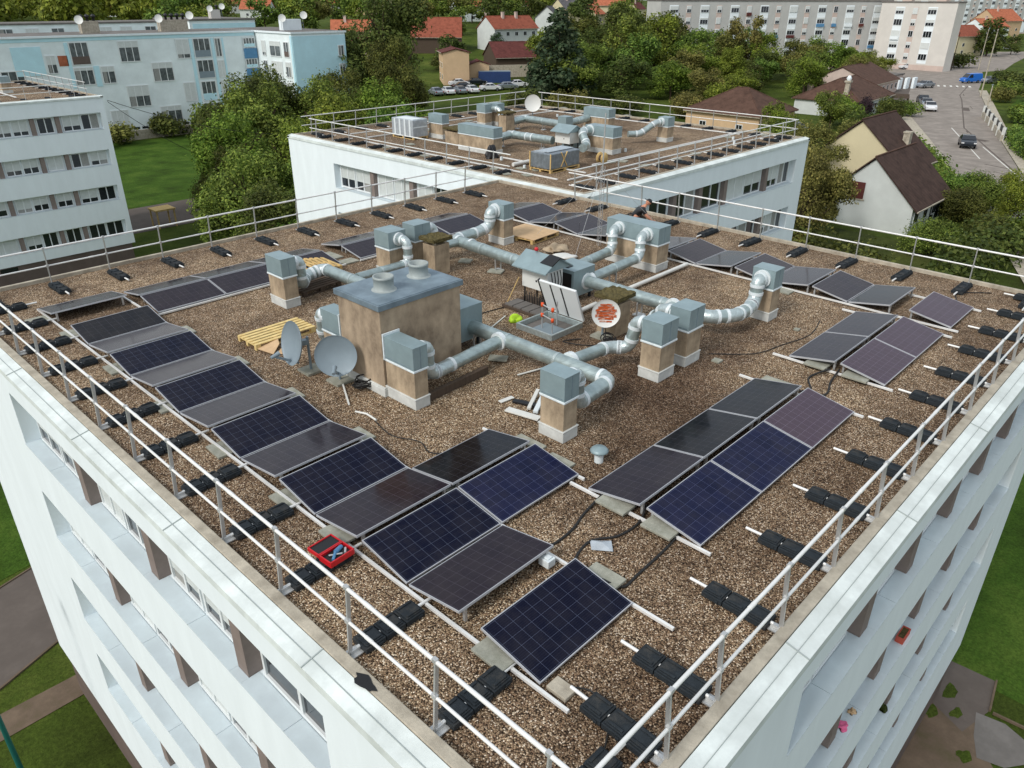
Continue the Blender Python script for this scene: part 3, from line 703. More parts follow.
# mossy brick chimneys
def chimney(x0, x1, y0, y1, zt, label):
    c = empty('old_chimney', (x0, y0, 0), label, 'chimney')
    m = MB(); m.box((x0, y0, 0), (x1, y1, zt - .12)); m.build('shaft', M['conc2'], c, bevel=.01)
    m = MB()
    for a, b_ in ((x0 + .05, y0 + .05), (x1 - .12, y0 + .05), (x0 + .05, y1 - .12), (x1 - .12, y1 - .12)): m.box((a, b_, zt - .12), (a + .07, b_ + .07, zt - .03))
    m.build('spacer_block', M['kerb'], c)
    bm = bmesh.new(); bmesh.ops.create_cube(bm, size=1)
    bmesh.ops.subdivide_edges(bm, edges=bm.edges, cuts=10, use_grid_fill=True)
    rnd = random.Random(int(x0 * 10))
    for v in bm.verts:
        v.co.x = (x0 + x1) / 2 + v.co.x * (x1 - x0 + .14); v.co.y = (y0 + y1) / 2 + v.co.y * (y1 - y0 + .14)
        top = v.co.z > .3; v.co.z = zt - .03 + (v.co.z + .5) * .07
        v.co += Vector((rnd.uniform(-.012, .012), rnd.uniform(-.012, .012), rnd.uniform(0, .045) if top else 0)); v.co -= Vector((x0, y0, 0))
    me = bpy.data.meshes.new('cap_slab'); bm.to_mesh(me); bm.free(); me.materials.append(M['moss'])
    o = bpy.data.objects.new('cap_slab', me); COL.objects.link(o); o.parent = c
chimney(12.98, 13.52, 9.2, 9.72, .9, 'old square chimney with mossy slab, behind the rusty satellite dish')
chimney(12.95, 13.5, 15.3, 15.78, .98, 'old square chimney with crumbling mossy slab, behind the stair hut')

def duct(label, pts, r=.15, fil=.2, group='round galvanised ventilation ducts', collars=(), sup=True, ends=(0, 0)):
    pts = [Vector(p) for p in pts]
    d = empty('ventilation_duct', (pts[0].x, pts[0].y, 0), label, 'duct', group)
    segs = []; cur = pts[0]
    for i in range(1, len(pts)):
        a, b_ = pts[i - 1], pts[i]
        u = (b_ - a).normalized()
        if i < len(pts) - 1:
            nx = (pts[i + 1] - b_).normalized(); f = min(fil, (b_ - a).length * .48, (pts[i + 1] - b_).length * .48)
            e = b_ - u * f; s2 = b_ + nx * f
            segs.append(('p', cur, e)); segs.append(('e', e, b_, s2)); cur = s2
        else: segs.append(('p', cur, b_))
    for s in segs:
        if s[0] == 'p':
            if (s[2] - s[1]).length < .03: continue
            m = MB(); m.tube([s[1], s[2]], r, 22); m.build('pipe', M['duct'], d)
            L = (s[2] - s[1]).length; u = (s[2] - s[1]).normalized(); n = int(L / 1.5)
            for k in range(n):
                c = s[1] + u * (L * (k + .8) / (n + .6)); m = MB(); m.tube([c - u * .03, c + u * .03], r + .008, 22); m.build('joint_ring', M['ductj'], d)
        else:
            m = MB(); P = []
            for t in np.linspace(0, 1, 5): P.append(s[1] * (1 - t) ** 2 + s[2] * 2 * t * (1 - t) + s[3] * t * t)
            m.tube(P, r + .006, 22); m.build('elbow', M['ductj'], d)
            for c, u in ((s[1], (s[2] - s[1]).normalized()), (s[3], (s[3] - s[2]).normalized())):
                m = MB(); m.tube([c - u * .035, c + u * .035], r + .016, 22); m.build('tape_collar', M['tape'], d)
    for e in ends:
        if e:
            c = pts[0] if e == 1 else pts[-1]; u = (pts[1] - pts[0]).normalized() if e == 1 else (pts[-1] - pts[-2]).normalized()
            m = MB(); m.tube([c - u * .05, c + u * .05], r + .06, 22); m.build('tape_collar', M['tape'], d)
    for c in collars:
        c, u = Vector(c[0]), Vector(c[1]).normalized(); m = MB(); m.tube([c - u * .04, c + u * .04], r + .02, 22); m.build('tape_collar', M['tape'], d)
    if sup:
        for s in segs:
            if s[0] == 'p' and abs(s[1].z - s[2].z) < .05 and (s[2] - s[1]).length > 1.2:
                L = (s[2] - s[1]).length; u = (s[2] - s[1]).normalized(); w_ = u.cross(Vector((0, 0, 1)))
                for k in range(max(1, int(L / 2.2))):
                    c = s[1] + u * L * (k + .5) / max(1, int(L / 2.2)); m = MB(); zz = c.z - r
                    m.box((c.x - .12, c.y - .12, 0.002), (c.x + .12, c.y + .12, .04)); m.bar((c.x - w_.x * .1, c.y - w_.y * .1, .04), (c.x - w_.x * .1, c.y - w_.y * .1, zz + .04), .03, .03)
                    m.bar((c.x + w_.x * .1, c.y + w_.y * .1, .04), (c.x + w_.x * .1, c.y + w_.y * .1, zz + .04), .03, .03); m.bar(c - w_ * .12 + Vector((0, 0, -r - .012)), c + w_ * .12 + Vector((0, 0, -r - .012)), .03, .02)
                    m.build('support', M['alu'], d)
    return d
Z = .48
duct('long main duct passing behind the stair hut, its elbow turning to the nearest tower',
     [(9.20, 16.42, 1.0), (9.48, 16.42, 1.0), (9.48, 16.42, Z - .1), (9.9, 16.9, Z - .1), (10.42, 16.85, Z), (10.42, 7.42, Z), (9.33, 7.36, Z - .03), (9.33, 7.36, 1.02), (9.07, 7.36, 1.02)], r=.15, ends=(1, 2))
duct('short duct branch from the small tower at the stair hut to the main duct',
     [(8.03, 10.15, 1.02), (8.3, 10.15, 1.02), (8.3, 10.15, .42), (8.7, 10.15, .42), (10.28, 10.2, Z)], r=.13, ends=(1, 2))
duct('duct branch curving left of the two close towers to the front main duct',
     [(12.05, 7.72, 1.04), (12.05, 8.02, 1.04), (12.0, 8.12, .42), (11.75, 8.46, .42), (10.56, 8.5, Z)], r=.13, ends=(1, 2))
duct('short duct coming out of the rear one of the two close towers',
     [(13.0, 7.72, 1.02), (13.0, 7.98, 1.04), (13.15, 8.4, .62), (14.42, 8.65, .52)], r=.13, ends=(1, 2))
duct('long main duct on the right running from the fan box to the lone tower',
     [(14.5, 11.272, Z), (14.5, 7.75, Z), (15.0, 7.38, Z), (15.7, 7.42, Z - .06), (16.04, 7.46, .55), (16.06, 7.46, 1.02), (16.29, 7.46, 1.02)], r=.15, ends=(1, 2))
duct('far main duct running from the ridged fan hut to the tower by the plywood pallet',
     [(14.4, 12.7, Z), (14.65, 16.35, Z), (15.7, 16.45, Z), (16.12, 16.36, .6), (16.12, 16.36, 1.04), (16.37, 16.36, 1.04)], r=.16, ends=(0, 2), collars=[((14.63, 15.6, Z), (.05, 1, 0))])
duct('nearer of the two parallel ducts of the long tower, on the right', [(17.45, 11.5, 1.04), (17.12, 11.5, 1.04), (17.02, 11.42, .5), (14.66, 11.3, Z)], r=.13, ends=(1, 2))
duct('farther of the two parallel ducts of the long tower, on the left', [(17.45, 12.45, 1.04), (17.12, 12.45, 1.04), (17.02, 12.36, .5), (14.76, 12.15, Z)], r=.13, ends=(1, 2))
duct('vertical duct dropping from the left tower behind the stair hut', [(12.35, 16.07, 1.04), (12.38, 15.74, 1.04), (12.38, 15.72, .42), (10.6, 15.6, Z)], r=.12, ends=(1, 0))
duct('duct bend between the right tower and the crumbling mossy chimney', [(13.56, 16.4, 1.04), (13.84, 16.38, 1.04), (13.86, 16.3, .45), (14.5, 16.1, Z)], r=.12, ends=(1, 0))
duct('small elbow duct behind the satellite dishes', [(7.86, 12.73, 1.04), (7.86, 13.0, 1.04), (7.9, 13.05, .4), (10.28, 13.1, .42)], r=.12, ends=(1, 0))
# inline fan boxes
def fanbox(a, b_, label, opening=True):
    f = empty('fan_box', (a[0], a[1], 0), label, 'fan unit')
    m = MB(); m.box(a, b_); m.box((a[0] - .01, a[1] - .01, b_[2]), (b_[0] + .01, b_[1] + .01, b_[2] + .012)); m.build('casing', M['box'], f, bevel=.006)
    if opening:
        m = MB(); m.box((a[0] - .012, a[1] + .08, a[2] + .1), (a[0] + .004, b_[1] - .22, b_[2] - .08)); m.build('opening', M['black'], f)
        m = MB(); m.box((a[0] + .1, a[1] + .28, b_[2] + .013), (a[0] + .3, b_[1] - .1, b_[2] + .03)); m.build('handle', M['black'], f)
    for x, y in ((a[0] + .05, a[1] + .05), (b_[0] - .1, a[1] + .05), (a[0] + .05, b_[1] - .1), (b_[0] - .1, b_[1] - .1)):
        m = MB(); m.box((x, y, 0), (x + .05, y + .05, a[2])); m.build('foot', M['rubber'], f)
fanbox((13.98, 11.25, .16), (14.8, 12.0, .84), 'grey blue fan box with a black opening, between the parallel ducts')
fanbox((10.02, 11.15, .2), (10.72, 11.85, .97), 'grey fan box on the main duct, peeking out behind the stair hut', False)

# ridged fan hut (small white cabinet under a metal gable roof on a stand)
def fanhut(x, y, z0, label, L=1.0, Wd=.55, rz=0, small=True):
    h = empty('fan_hut', (x, y, 0), label, 'fan unit')
    m = MB(); m.box((x, y + .08, z0), (x + Wd, y + L - .08, z0 + .56)); m.build('cabinet', M['dishw'], h, bevel=.008)
    m = MB(); xc = x + Wd / 2; o = .24; zr = z0 + .86; ze = z0 + .56
    for s in (-1, 1):
        xe = xc + s * (Wd / 2 + o)
        m.add([(xc, y - .05, zr), (xc, y + L + .05, zr), (xe, y + L + .05, ze), (xe, y - .05, ze), (xc, y - .05, zr - .03), (xc, y + L + .05, zr - .03), (xe, y + L + .05, ze - .03), (xe, y - .05, ze - .03)],
              [(0, 1, 2, 3), (4, 7, 6, 5), (0, 3, 7, 4), (1, 5, 6, 2), (2, 6, 7, 3)])
    m.add([(xc - Wd / 2 - o + .02, y + .02, ze - .02), (xc + Wd / 2 + o - .02, y + .02, ze - .02), (xc, y + .02, zr - .03)], [(0, 1, 2)])
    m.build('gable_roof', M['box'], h)
    m = MB(); m.box((x - .006, y + .42, z0 + .2), (x + .002, y + .47, z0 + .25)); m.build('lock', M['black'], h)
    if small:
        m = MB()
        for k in range(4): m.tube([(x + .1 + k * .1, y + .02, z0 - .1 + .3 * math.sin(t * 3)) if False else (x + .08 + k * .11, y + .05 - .05 * math.sin(t * PI), z0 + .5 * t) for t in np.linspace(0, 1, 6)], .014, 6)
        m.build('hoses', M['cable'], h)
    m = MB(); 
    for a, b_ in ((x + .03, y + .12), (x + Wd - .06, y + .12), (x + .03, y + L - .15), (x + Wd - .06, y + L - .15)): m.box((a, b_, 0.05), (a + .03, b_ + .03, z0))
    for k in range(4): 
        yy = y + .2 + k * .17; m.tube([(x - .02, yy, .08), (x - .03, yy + .03, z0 * .8), (x - .03, yy + .09, z0 * .8), (x - .02, yy + .12, .08)], .013, 6)
    m.build('stand', M['black'], h)
    return h
fanhut(13.12, 11.28, .48, 'small white fan cabinet under a grey gable metal roof')
m = MB(); 
q = [(13.33 + .02, 11.24), (13.33, 11.55)]
m.add([(13.1, 11.22, 1.2), (13.39, 11.2, 1.352), (13.41, 11.55, 1.36), (13.12, 11.62, 1.2), (13.62, 11.24, 1.24), (13.6, 11.5, 1.25)], [(0, 1, 2, 3), (1, 4, 5, 2)])
ob = m.build('black_sheet', M['black'], loc=(13.35, 11.4, 1.25)); tag(ob, 'black plastic sheet draped over the ridge of the small fan cabinet', 'sheet')
ob.modifiers.new('solid', 'SOLIDIFY').thickness = .03
m = MB(); m.lathe((13.35, 11.95, 1.37), [(.0, .09), (.04, .08), (.055, .04), (.04, 0), (0, 0)], 12); tag(m.build('red_cap', M['red'], loc=(13.35, 11.95, 1.37)), 'small red cap lying on the ridge of the fan cabinet roof', 'cap')
# sled with old panels under the hut
p = empty('pallet_sled', (12.85, 11.3, 0), 'dark pallet with flat grey slabs beneath the small fan cabinet', 'pallet')
m = MB(); m.box((12.6, 11.2, .02), (13.55, 12.4, .07)); m.build('base', M['woodw'], p)
m = MB()
for k in range(4): m.box((12.65, 11.25 + k * .28, .07), (13.1, 11.5 + k * .28, .11))
m.build('slabs', M['roofgrey'], p)
m = MB(); m.tube([(12.75, 12.35, .1), (12.95, 12.15, .75)], .012, 6); m.build('wooden_stick', M['wood'], p)

# roof hatch with open lid and safety bars
h = empty('roof_hatch', (11.85, 10.1, 0), 'open roof hatch with its pale lid standing up', 'roof hatch')
m = MB(); x0, x1, y0, y1 = 11.85, 12.95, 10.1, 11.2
for a, b_ in (((x0, y0), (x1, y0 + .05)), ((x0, y1 - .05), (x1, y1)), ((x0, y0 + .052), (x0 + .05, y1 - .052)), ((x1 - .05, y0 + .052), (x1, y1 - .052))): m.box((*a, 0), (*b_, .14))
m.build('upstand', M['ductj'], h, bevel=.006)
m = MB(); m.box((x0 + .07, y0 + .07, .01), (x1 - .07, y1 - .07, .02)); m.build('shaft_floor', M['roofgrey'], h)
m = MB(); m.box((x0 + .2, y0 + .08, .021), (x1 - .4, y1 - .3, .03)); m.build('shaft_landing', M['dish'], h)
lo = Vector((x1 + .02, 0, .14)); hi = Vector((x1 - .34, 0, .98))
m = MB(); dd = (hi - lo); nrm = Vector((dd.z, 0, -dd.x)).normalized() * .05
def LQ(u, y, s): p_ = lo + dd * u + nrm * s; return (p_.x, y, p_.z)
def lbox(m, u0, u1, ya, yb, s0, s1):
    m.add([LQ(u, y, s) for s in (s0, s1) for u, y in ((u0, ya), (u1, ya), (u1, yb), (u0, yb))], [(0, 3, 2, 1), (4, 5, 6, 7), (0, 1, 5, 4), (1, 2, 6, 5), (2, 3, 7, 6), (3, 0, 4, 7)])
lbox(m, 0, 1, y0, y1, 0, 1.2); m.build('lid', M['wframe'], h, bevel=.01)
m = MB(); lbox(m, .04, .96, y0 + .42, y0 + .46, -.12, -.01); lbox(m, .04, .96, y0 + .74, y0 + .78, -.12, -.01); lbox(m, -.02, 1.02, y1, y1 + .03, -.2, 1.2); m.build('lid_rib', M['black'], h)
m = MB()
for a, b_ in ((12.25, 10.75), (12.15, 10.35), (12.6, 10.6)): m.tube([(a, b_, .03), (a, b_, .62)], .016, 8)
m.tube([(12.25, 10.75, .6), (12.15, 10.35, .6)], .016, 8); m.tube([(12.15, 10.35, .6), (12.6, 10.6, .45)], .016, 8); m.tube([(12.25, 10.75, .35), (12.15, 10.35, .35)], .016, 8)
m.build('safety_bar', M['alu'], h)
for a in ((12.25, 10.75, .6), (12.15, 10.35, .6), (12.25, 10.75, .35), (12.15, 10.35, .35)):
    m = MB(); m.lathe(a, [(0, -.05), (.035, -.045), (.035, .045), (0, .05)], 10); m.build('orange_cap', M['orange'], h)
# hi-viz vest heap
def heap(name, c, r, hgt, mat, label, cat, seed=1, n=14):
    bm = bmesh.new(); bmesh.ops.create_icosphere(bm, subdivisions=4, radius=1); rnd = random.Random(seed)
    ph = [(Vector((rnd.uniform(-1, 1), rnd.uniform(-1, 1), rnd.uniform(-1, 1))).normalized(), rnd.uniform(3, 7), rnd.uniform(0, 6)) for _ in range(n)]
    for v in bm.verts:
        d = sum(math.sin(v.co.dot(a) * f + p) for a, f, p in ph) / n ** .5 * .3
        v.co *= 1 + d; v.co = Vector((v.co.x * r, v.co.y * r * .8, max(0, v.co.z) * hgt * 1.3 + .005))
    me = bpy.data.meshes.new(name); bm.to_mesh(me); bm.free(); me.materials.append(M[mat])
    for p_ in me.polygons: p_.use_smooth = True
    o = bpy.data.objects.new(name, me); COL.objects.link(o); o.location = c
    return tag(o, label, cat)
heap('safety_vest', (12.15, 11.5, 0), .15, .12, 'hiviz', 'fluorescent yellow safety vest dropped beside the open roof hatch', 'vest', 3)
heap('work_jacket', (17.15, 14.55, 0), .36, .13, 'conc2', 'beige crumpled cloth heap on the gravel behind the fan cabinet', 'cloth', 5)
heap('plastic_sheet', (16.6, 13.85, 0.0), .42, .12, 'pvc', 'white crumpled plastic sheet beside the beige cloth heap', 'sheet', 8)

# satellite dishes
def dish(c, aim, r, mast, label, mat='dish', lnb=True, group=None):
    c = Vector(c); aim = Vector(aim).normalized()
    d = empty('satellite_dish', (mast[0], mast[1], 0), label, 'satellite dish', group)
    m = MB(); prof = [(r * t, .16 * r * t * t * 1.4) for t in np.linspace(.001, 1, 9)] + [(r * 1.02, .25 * r), (r * 1.0, .2 * r)] + [(r * t, .16 * r * t * t * 1.4 - .02) for t in np.linspace(.97, .001, 6)]
    m.lathe(c, prof, 36, axis=aim); m.build('reflector', M[mat], d)
    back = c - aim * .06
    m = MB(); m.tube([(mast[0], mast[1], 0.03), (mast[0], mast[1], back.z + .1)], .028, 10); m.bar((mast[0], mast[1], back.z), back, .12, .1)
    m.build('mast', M['dish'], d)
    if c.z < 2:
        m = MB(); m.box((mast[0] - .2, mast[1] - .2, .004), (mast[0] + .2, mast[1] + .2, .05)); m.build('base_slab', M['slab'], d)
    if lnb:
        low = c - Vector((0, 0, 1)) * r * .98 + aim * .1; e = c + aim * r * 1.15 - Vector((0, 0, 1)) * r * .62
        m = MB(); m.bar(low - aim * .1, e, .06, .04); m.build('arm', M['dish'], d)
        m = MB(); u = (c - e).normalized(); m.tube([e - u * .06, e + u * .05, e + u * .13], [.035, .04, .05], 12); m.build('lnb_head', M['dish'], d)
    return d
# aim roughly to the camera-left-front
dish((7.26, 11.62, .70), (-.62, -.68, .22), .40, (7.42, 11.84), 'front grey satellite dish facing the camera beside the stair hut')
dish((7.05, 12.72, .68), (-1, .12, .25), .44, (7.28, 12.66), 'rear grey satellite dish seen almost from the side, beside the cardboard')
d = dish((12.72, 9.30, .66), (-.72, -.66, .18), .31, (12.86, 9.46), 'small white satellite dish with a rusty face, before the mossy chimney', mat='dishw', lnb=False)
m = MB(); aim = Vector((-.72, -.66, .18)).normalized(); cc = Vector((12.72, 9.30, .66)) + aim * .014; a1 = aim.cross(Vector((0, 0, 1))).normalized(); a2 = a1.cross(aim)
rnd = random.Random(4)
for k in range(7):
    v = .19 - k * .062; hw = math.sqrt(max(.01, .245 ** 2 - v * v)) * rnd.uniform(.8, 1); hh = .02 if k in (0, 6) else .03
    P = [cc + a1 * x + a2 * (v + s * hh * rnd.uniform(.7, 1.2)) + aim * (.225 * .31 * ((x * x + v * v) / .31 ** 2)) for s, xs in ((-1, np.linspace(-hw, hw, 9)), (1, np.linspace(hw, -hw, 9))) for x in xs]
    m.quad(*P)
m.build('rust_stain', M['rust'], d)
def coil(c, r, label, seed, n=9):
    rn = random.Random(seed); m = MB()
    for k in range(n):
        rr_ = r * rn.uniform(.55, 1.1); cx, cy = c[0] + rn.uniform(-.25, .25) * r, c[1] + rn.uniform(-.25, .25) * r; ph = rn.uniform(0, 6); q1 = rn.uniform(.02, .14); z0 = .02 + k * .012
        m.tube([(cx + rr_ * math.cos(t), cy + rr_ * .8 * math.sin(t), z0 + q1 * (1 + math.sin(t + ph)) / 2 + .01) for t in np.linspace(0, 6.1, 22)], .013, 6)
    tag(m.build('coiled_cable', M['cable'], loc=c), label, 'cable')
coil((7.6, 11.25, 0), .26, 'tangled dark cable coil on the gravel below the front dish', 11)
coil((12.68, 9.15, 0), .15, 'dark cable tangle at the foot of the rusty satellite dish', 12, 6)

# mast with guy wires
a = empty('antenna_mast', (18.4, 13.9, 0), 'tall thin lattice antenna mast with guy wires, behind the long tower', 'mast')
m = MB()
for dx, dy in ((0, 0), (.12, 0), (.06, .1)): m.tube([(18.4 + dx, 13.9 + dy, 0), (18.4 + dx, 13.9 + dy, 2.4)], .009, 6)
for k in range(12):
    z0 = k * .2; m.tube([(18.4, 13.9, z0), (18.52, 13.9, z0 + .1), (18.46, 14.0, z0 + .2)], .005, 5)
m.build('lattice', M['alu'], a)
m = MB(); m.tube([(18.46, 13.94, 2.3), (18.46, 13.94, 3.9)], .02, 8); m.build('pole', M['alu'], a)
m = MB()
for x, y in ((20.5, 12.6), (17.6, 15.9), (16.6, 13.4), (19.6, 15.7)): m.tube([(18.46, 13.94, 2.35), (x, y, .02)], .005, 5)
m.build('guy_wire', M['alu'], a)

# pallets
def pallet(x, y, rz, label, mat='wood', w=1.2, d=.95, nb=6, z0=0.0, top=None):
    p = empty('wooden_pallet', (x, y, z0), label, 'pallet', None, R_(rz))
    m = MB(); mm = 9
    for k in range(3):
        yy = -d / 2 + k * (d - .09) / 2
        for j in range(3): m.box((-w / 2 + j * (w - .12) / 2, yy, .022), (-w / 2 + j * (w - .12) / 2 + .12, yy + .09, .1))
        m.box((-w / 2, yy, 0.003), (w / 2, yy + .09, .022))
    for j in range(3): m.box((-w / 2 + j * (w - .12) / 2, -d / 2, .1), (-w / 2 + j * (w - .12) / 2 + .12, d / 2, .12))
    m.build('base', M[mat], p, local=True)
    m = MB(); s = (d - .1) / (nb - 1)
    for k in range(nb): m.box((-w / 2, -d / 2 + k * s, .12), (w / 2, -d / 2 + k * s + .09, .142))
    m.build('deck_board', M[mat], p, local=True)
    return p
pq = pallet(10.95, 18.0, 88, 'light wooden pallet lying on the far left panel line', w=1.05, d=.95, nb=6, z0=.13); pq.rotation_euler.x = R_(9)
pallet(10.1, 16.9, 4, 'weathered brown pallet lying under the duct of the far left tower', 'woodw', 1.2, .8)
pallet(7.75, 14.75, 0, 'yellowish wooden pallet behind the rear satellite dish', 'woody', 1.5, .8, 6)
pp = pallet(17.68, 16.15, 4, 'wooden pallet under the plywood board in front of the slate panels', 'wood', 1.35, 1.35)
m = MB(); m.box((17.0, 15.42, .146), (18.34, 16.86, .165), rz=R_(4)); tag(m.build('plywood_board', M['card'], loc=(17.68, 16.15, .146)), 'plain tan plywood board lying on a pallet behind the fan cabinet', 'board')
for i, (pts_, t) in enumerate(((((7.02, 14.38), (7.12, 13.86), (7.42, 14.1), (7.62, 14.55)), 'left'), (((7.2, 13.84), (7.36, 13.55), (7.86, 13.9), (7.7, 14.5), (7.5, 14.1)), 'right'))):
    m = MB(); m.quad(*[(x, y, .05 + .08 * (k in (2, 3))) for k, (x, y) in enumerate(pts_)]); o = m.build('cardboard_sheet', M['card'], loc=(*pts_[0], .05)); o.modifiers.new('s', 'SOLIDIFY').thickness = .012
    tag(o, f'{t} one of the two torn cardboard sheets before the yellowish pallet', 'cardboard')

# red tool case, lying open on a counterweight
tc = empty('tool_case', (4.17, 7.35, .15), 'open red tool case on a rubber counterweight beside the guardrail', 'tool case', None, R_(4))
for (a, b_, nm) in ((-.17, 0.0, 'case_base'), (.01, .18, 'case_lid')):
    pass
m = MB()
def tray(m, y0_, y1_, z_, hh):
    m.box((-.2, y0_, z_), (.2, y0_ + .02, z_ + hh)); m.box((-.2, y1_ - .02, z_), (.2, y1_, z_ + hh)); m.box((-.2, y0_ + .021, z_), (-.18, y1_ - .021, z_ + hh)); m.box((.18, y0_ + .021, z_), (.2, y1_ - .021, z_ + hh)); m.box((-.18, y0_ + .02, z_), (.18, y1_ - .02, z_ + .01))
tray(m, -.25, 0, 0, .09); m.build('case_base', M['red'], tc, local=True, bevel=.006)
m = MB(); tray(m, .005, .25, .03, .06); m.build('case_lid', M['red'], tc, local=True, bevel=.006)
m = MB(); m.box((-.18, .025, .041), (.18, .23, .075)); m.box((-.17, -.23, .011), (.17, -.02, .05)); m.build('foam_insert', M['black'], tc, local=True)
m = MB(); m.tube([(-.12, -.2, .07), (.0, -.1, .075)], .022, 8); m.tube([(0, -.1, .075), (.13, -.06, .07)], [.035, .03], 8); m.build('power_tool', M['blue2'], tc, local=True)
m = MB(); m.tube([(-.1, -.08, .065), (.05, -.18, .065)], .014, 6); m.tube([(.08, -.2, .062), (.15, -.12, .062)], .018, 6); m.build('spare_tool', M['alu'], tc, local=True)

# small things on the gravel
c = empty('vent_cap', (8.68, 6.3, 0), 'small grey mushroom vent on the gravel before the central tower', 'vent')
m = MB(); m.tube([(8.68, 6.3, 0), (8.68, 6.3, .24)], .075, 16); m.build('pipe', M['seal'], c)
m = MB(); m.lathe((8.68, 6.3, .2), [(.1, 0), (.15, .0), (.155, .02), (.12, .06), (0, .085)], 20); m.build('hood', M['box'], c)
def stick(p, q, w_, h_, mat, label, name='batten', cat='batten'):
    m = MB(); m.bar(p, q, w_, h_); tag(m.build(name, M[mat], loc=(p[0], p[1], 0), bevel=.004), label, cat)
stick((8.86, 8.6, .04), (9.0, 7.9, .05), .16, .03, 'pvc', 'wide white plank lying left of the central duct tower')
stick((8.98, 8.9, .03), (9.3, 8.86, .03), .1, .02, 'pvc', 'short white offcut at the tip of the debris by the central tower')
stick((9.2, 8.75, .03), (9.35, 8.2, .06), .12, .04, 'black', 'dark broken batten between the white offcuts by the central tower')
stick((9.14, 8.3, .05), (9.75, 8.62, .1), .07, .05, 'pvc', 'left upright looking white batten leaning near the central tower')
stick((9.12, 8.12, .05), (9.7, 8.42, .1), .09, .05, 'seal', 'right upright looking pale batten leaning near the central tower')
stick((10.05, 9.45, .03), (10.62, 9.3, .03), .04, .02, 'pvc', 'thin white strip just behind the central duct tower')
stick((10.22, 10.45, .04), (10.45, 10.12, .04), .26, .03, 'slab', 'pale flat tile under the main duct, right of the stair hut', 'flat_tile', 'tile')
stick((11.42, 11.6, .02), (12.2, 11.88, .02), .03, .02, 'pvc', 'thin pale stick on the gravel behind the main duct')
stick((8.98, 10.24, .02), (8.88, 9.93, .02), .05, .02, 'wood', 'small wooden offcut on the gravel near the stair hut')
stick((8.1, 9.95, .08), (9.7, 9.98, .1), .1, .16, 'woodw', 'old timber beam lying under the short duct branch')
stick((7.4, 11.75, .03), (6.93, 10.85, .03), .035, .02, 'pvc', 'straight white strip below the front satellite dish')
m = MB(); m.tube([(6.86, 10.55, .03), (6.93, 10.3, .05), (6.93, 10.02, .03)], .02, 8); tag(m.build('white_tube', M['pvc'], loc=(6.86, 10.5, 0)), 'bent white tube on the gravel below the first strip', 'tube')
m = MB(); m.tube([(15.0, 10.77, .1), (18.5, 10.79, .1)], .055, 12); tag(m.build('waste_pipe', M['pvc'], loc=(15, 10.77, 0)), 'white plastic pipe lying from the main duct to the far right panels', 'pipe')
m = MB(); m.tube([(13.2, 10.66, .1), (14.2, 10.7, .1)], .055, 12); tag(m.build('waste_pipe', M['pvc'], loc=(13.2, 10.66, 0)), 'short white plastic pipe between the open hatch lid and rusty dish', 'pipe')
slab(14.45, 15.7, .35, .35, 'small round looking slab on the gravel behind the stair hut', 30); slab(14.4, 14.4, .3, .42, 'small mossy slab on the gravel left of the long far duct', 25)
slab(13.5, 6.9, .18, .18, 'tiny pale slab on the gravel right of the two close towers'); slab(16.3, 5.95 + .5, .12, .12, 'tiny pale block on the gravel before the right block of four panels')
m = MB(); m.box((6.05, 5.1, .04), (6.2, 5.28, .16)); m.box((6.08, 5.13, .16), (6.17, 5.25, .18)); tag(m.build('junction_box', M['seal'], loc=(6.1, 5.2, 0), bevel=.01), 'white junction box at the corner of the plum panel', 'junction box')
bm_ = MB(); bm_.add([(6.94, 5.1, .03), (7.12, 4.86, .05), (6.98, 4.72, .02), (6.8, 4.96, .02), (6.96, 4.92, .09)], [(0, 1, 4), (1, 2, 4), (2, 3, 4), (3, 0, 4)]); tag(bm_.build('plastic_bag', M['film'], loc=(6.9, 4.9, 0)), 'crumpled clear plastic bag beside the black cable', 'bag')
m = MB(); m.box((4.58, 3.56, .012), (4.78, 3.84, .07)); tag(m.build('cable_box', M['kerb'], loc=(4.6, 3.6, 0), bevel=.01), 'square metal box under the lower corner of the lone front panel', 'box')
def cable(pts_, label, r=.016):
    P = [Vector(p_) for p_ in pts_]; Q = []
    for i in range(len(P) - 1):
        p0, p1, p2, p3 = P[max(i - 1, 0)], P[i], P[i + 1], P[min(i + 2, len(P) - 1)]
        for t in np.linspace(0, 1, 8, endpoint=(i == len(P) - 2)):
            Q.append(.5 * ((2 * p1) + (-p0 + p2) * t + (2 * p0 - 5 * p1 + 4 * p2 - p3) * t * t + (-p0 + 3 * p1 - 3 * p2 + p3) * t ** 3))
    m = MB(); m.tube(Q, r, 7); tag(m.build('power_cable', M['cable'], loc=pts_[0]), label, 'cable')
cable([(6.3, 5.5, .05), (6.54, 5.42, .02), (6.96, 5.44, .02), (7.39, 5.56, .02), (7.9, 5.6, .1)], 'black cable from the plum panel to the central block, uppermost', .02)
cable([(6.25, 4.75, .12), (6.5, 5.0, .02), (6.93, 5.09, .02), (7.3, 4.88, .02), (7.74, 4.84, .02), (8.1, 4.95, .1)], 'black cable passing the plastic bag, middle one of three', .02)
cable([(6.3, 4.4, .15), (6.5, 4.2, .02), (6.84, 4.2, .02), (7.66, 4.24, .02), (7.95, 4.27, .1)], 'black cable ending at the royal blue panel, lowest of three', .02)
cable([(13.2, 5.0, .1), (13.6, 4.9, .02), (14.1, 5.15, .02), (14.6, 4.95, .1)], 'black cable bridging the two right hand panel blocks, left one', .02)
cable([(13.2, 4.6, .1), (13.7, 4.6, .02), (14.2, 4.75, .02), (14.7, 4.8, .1)], 'black cable bridging the two right hand panel blocks, right one', .02)
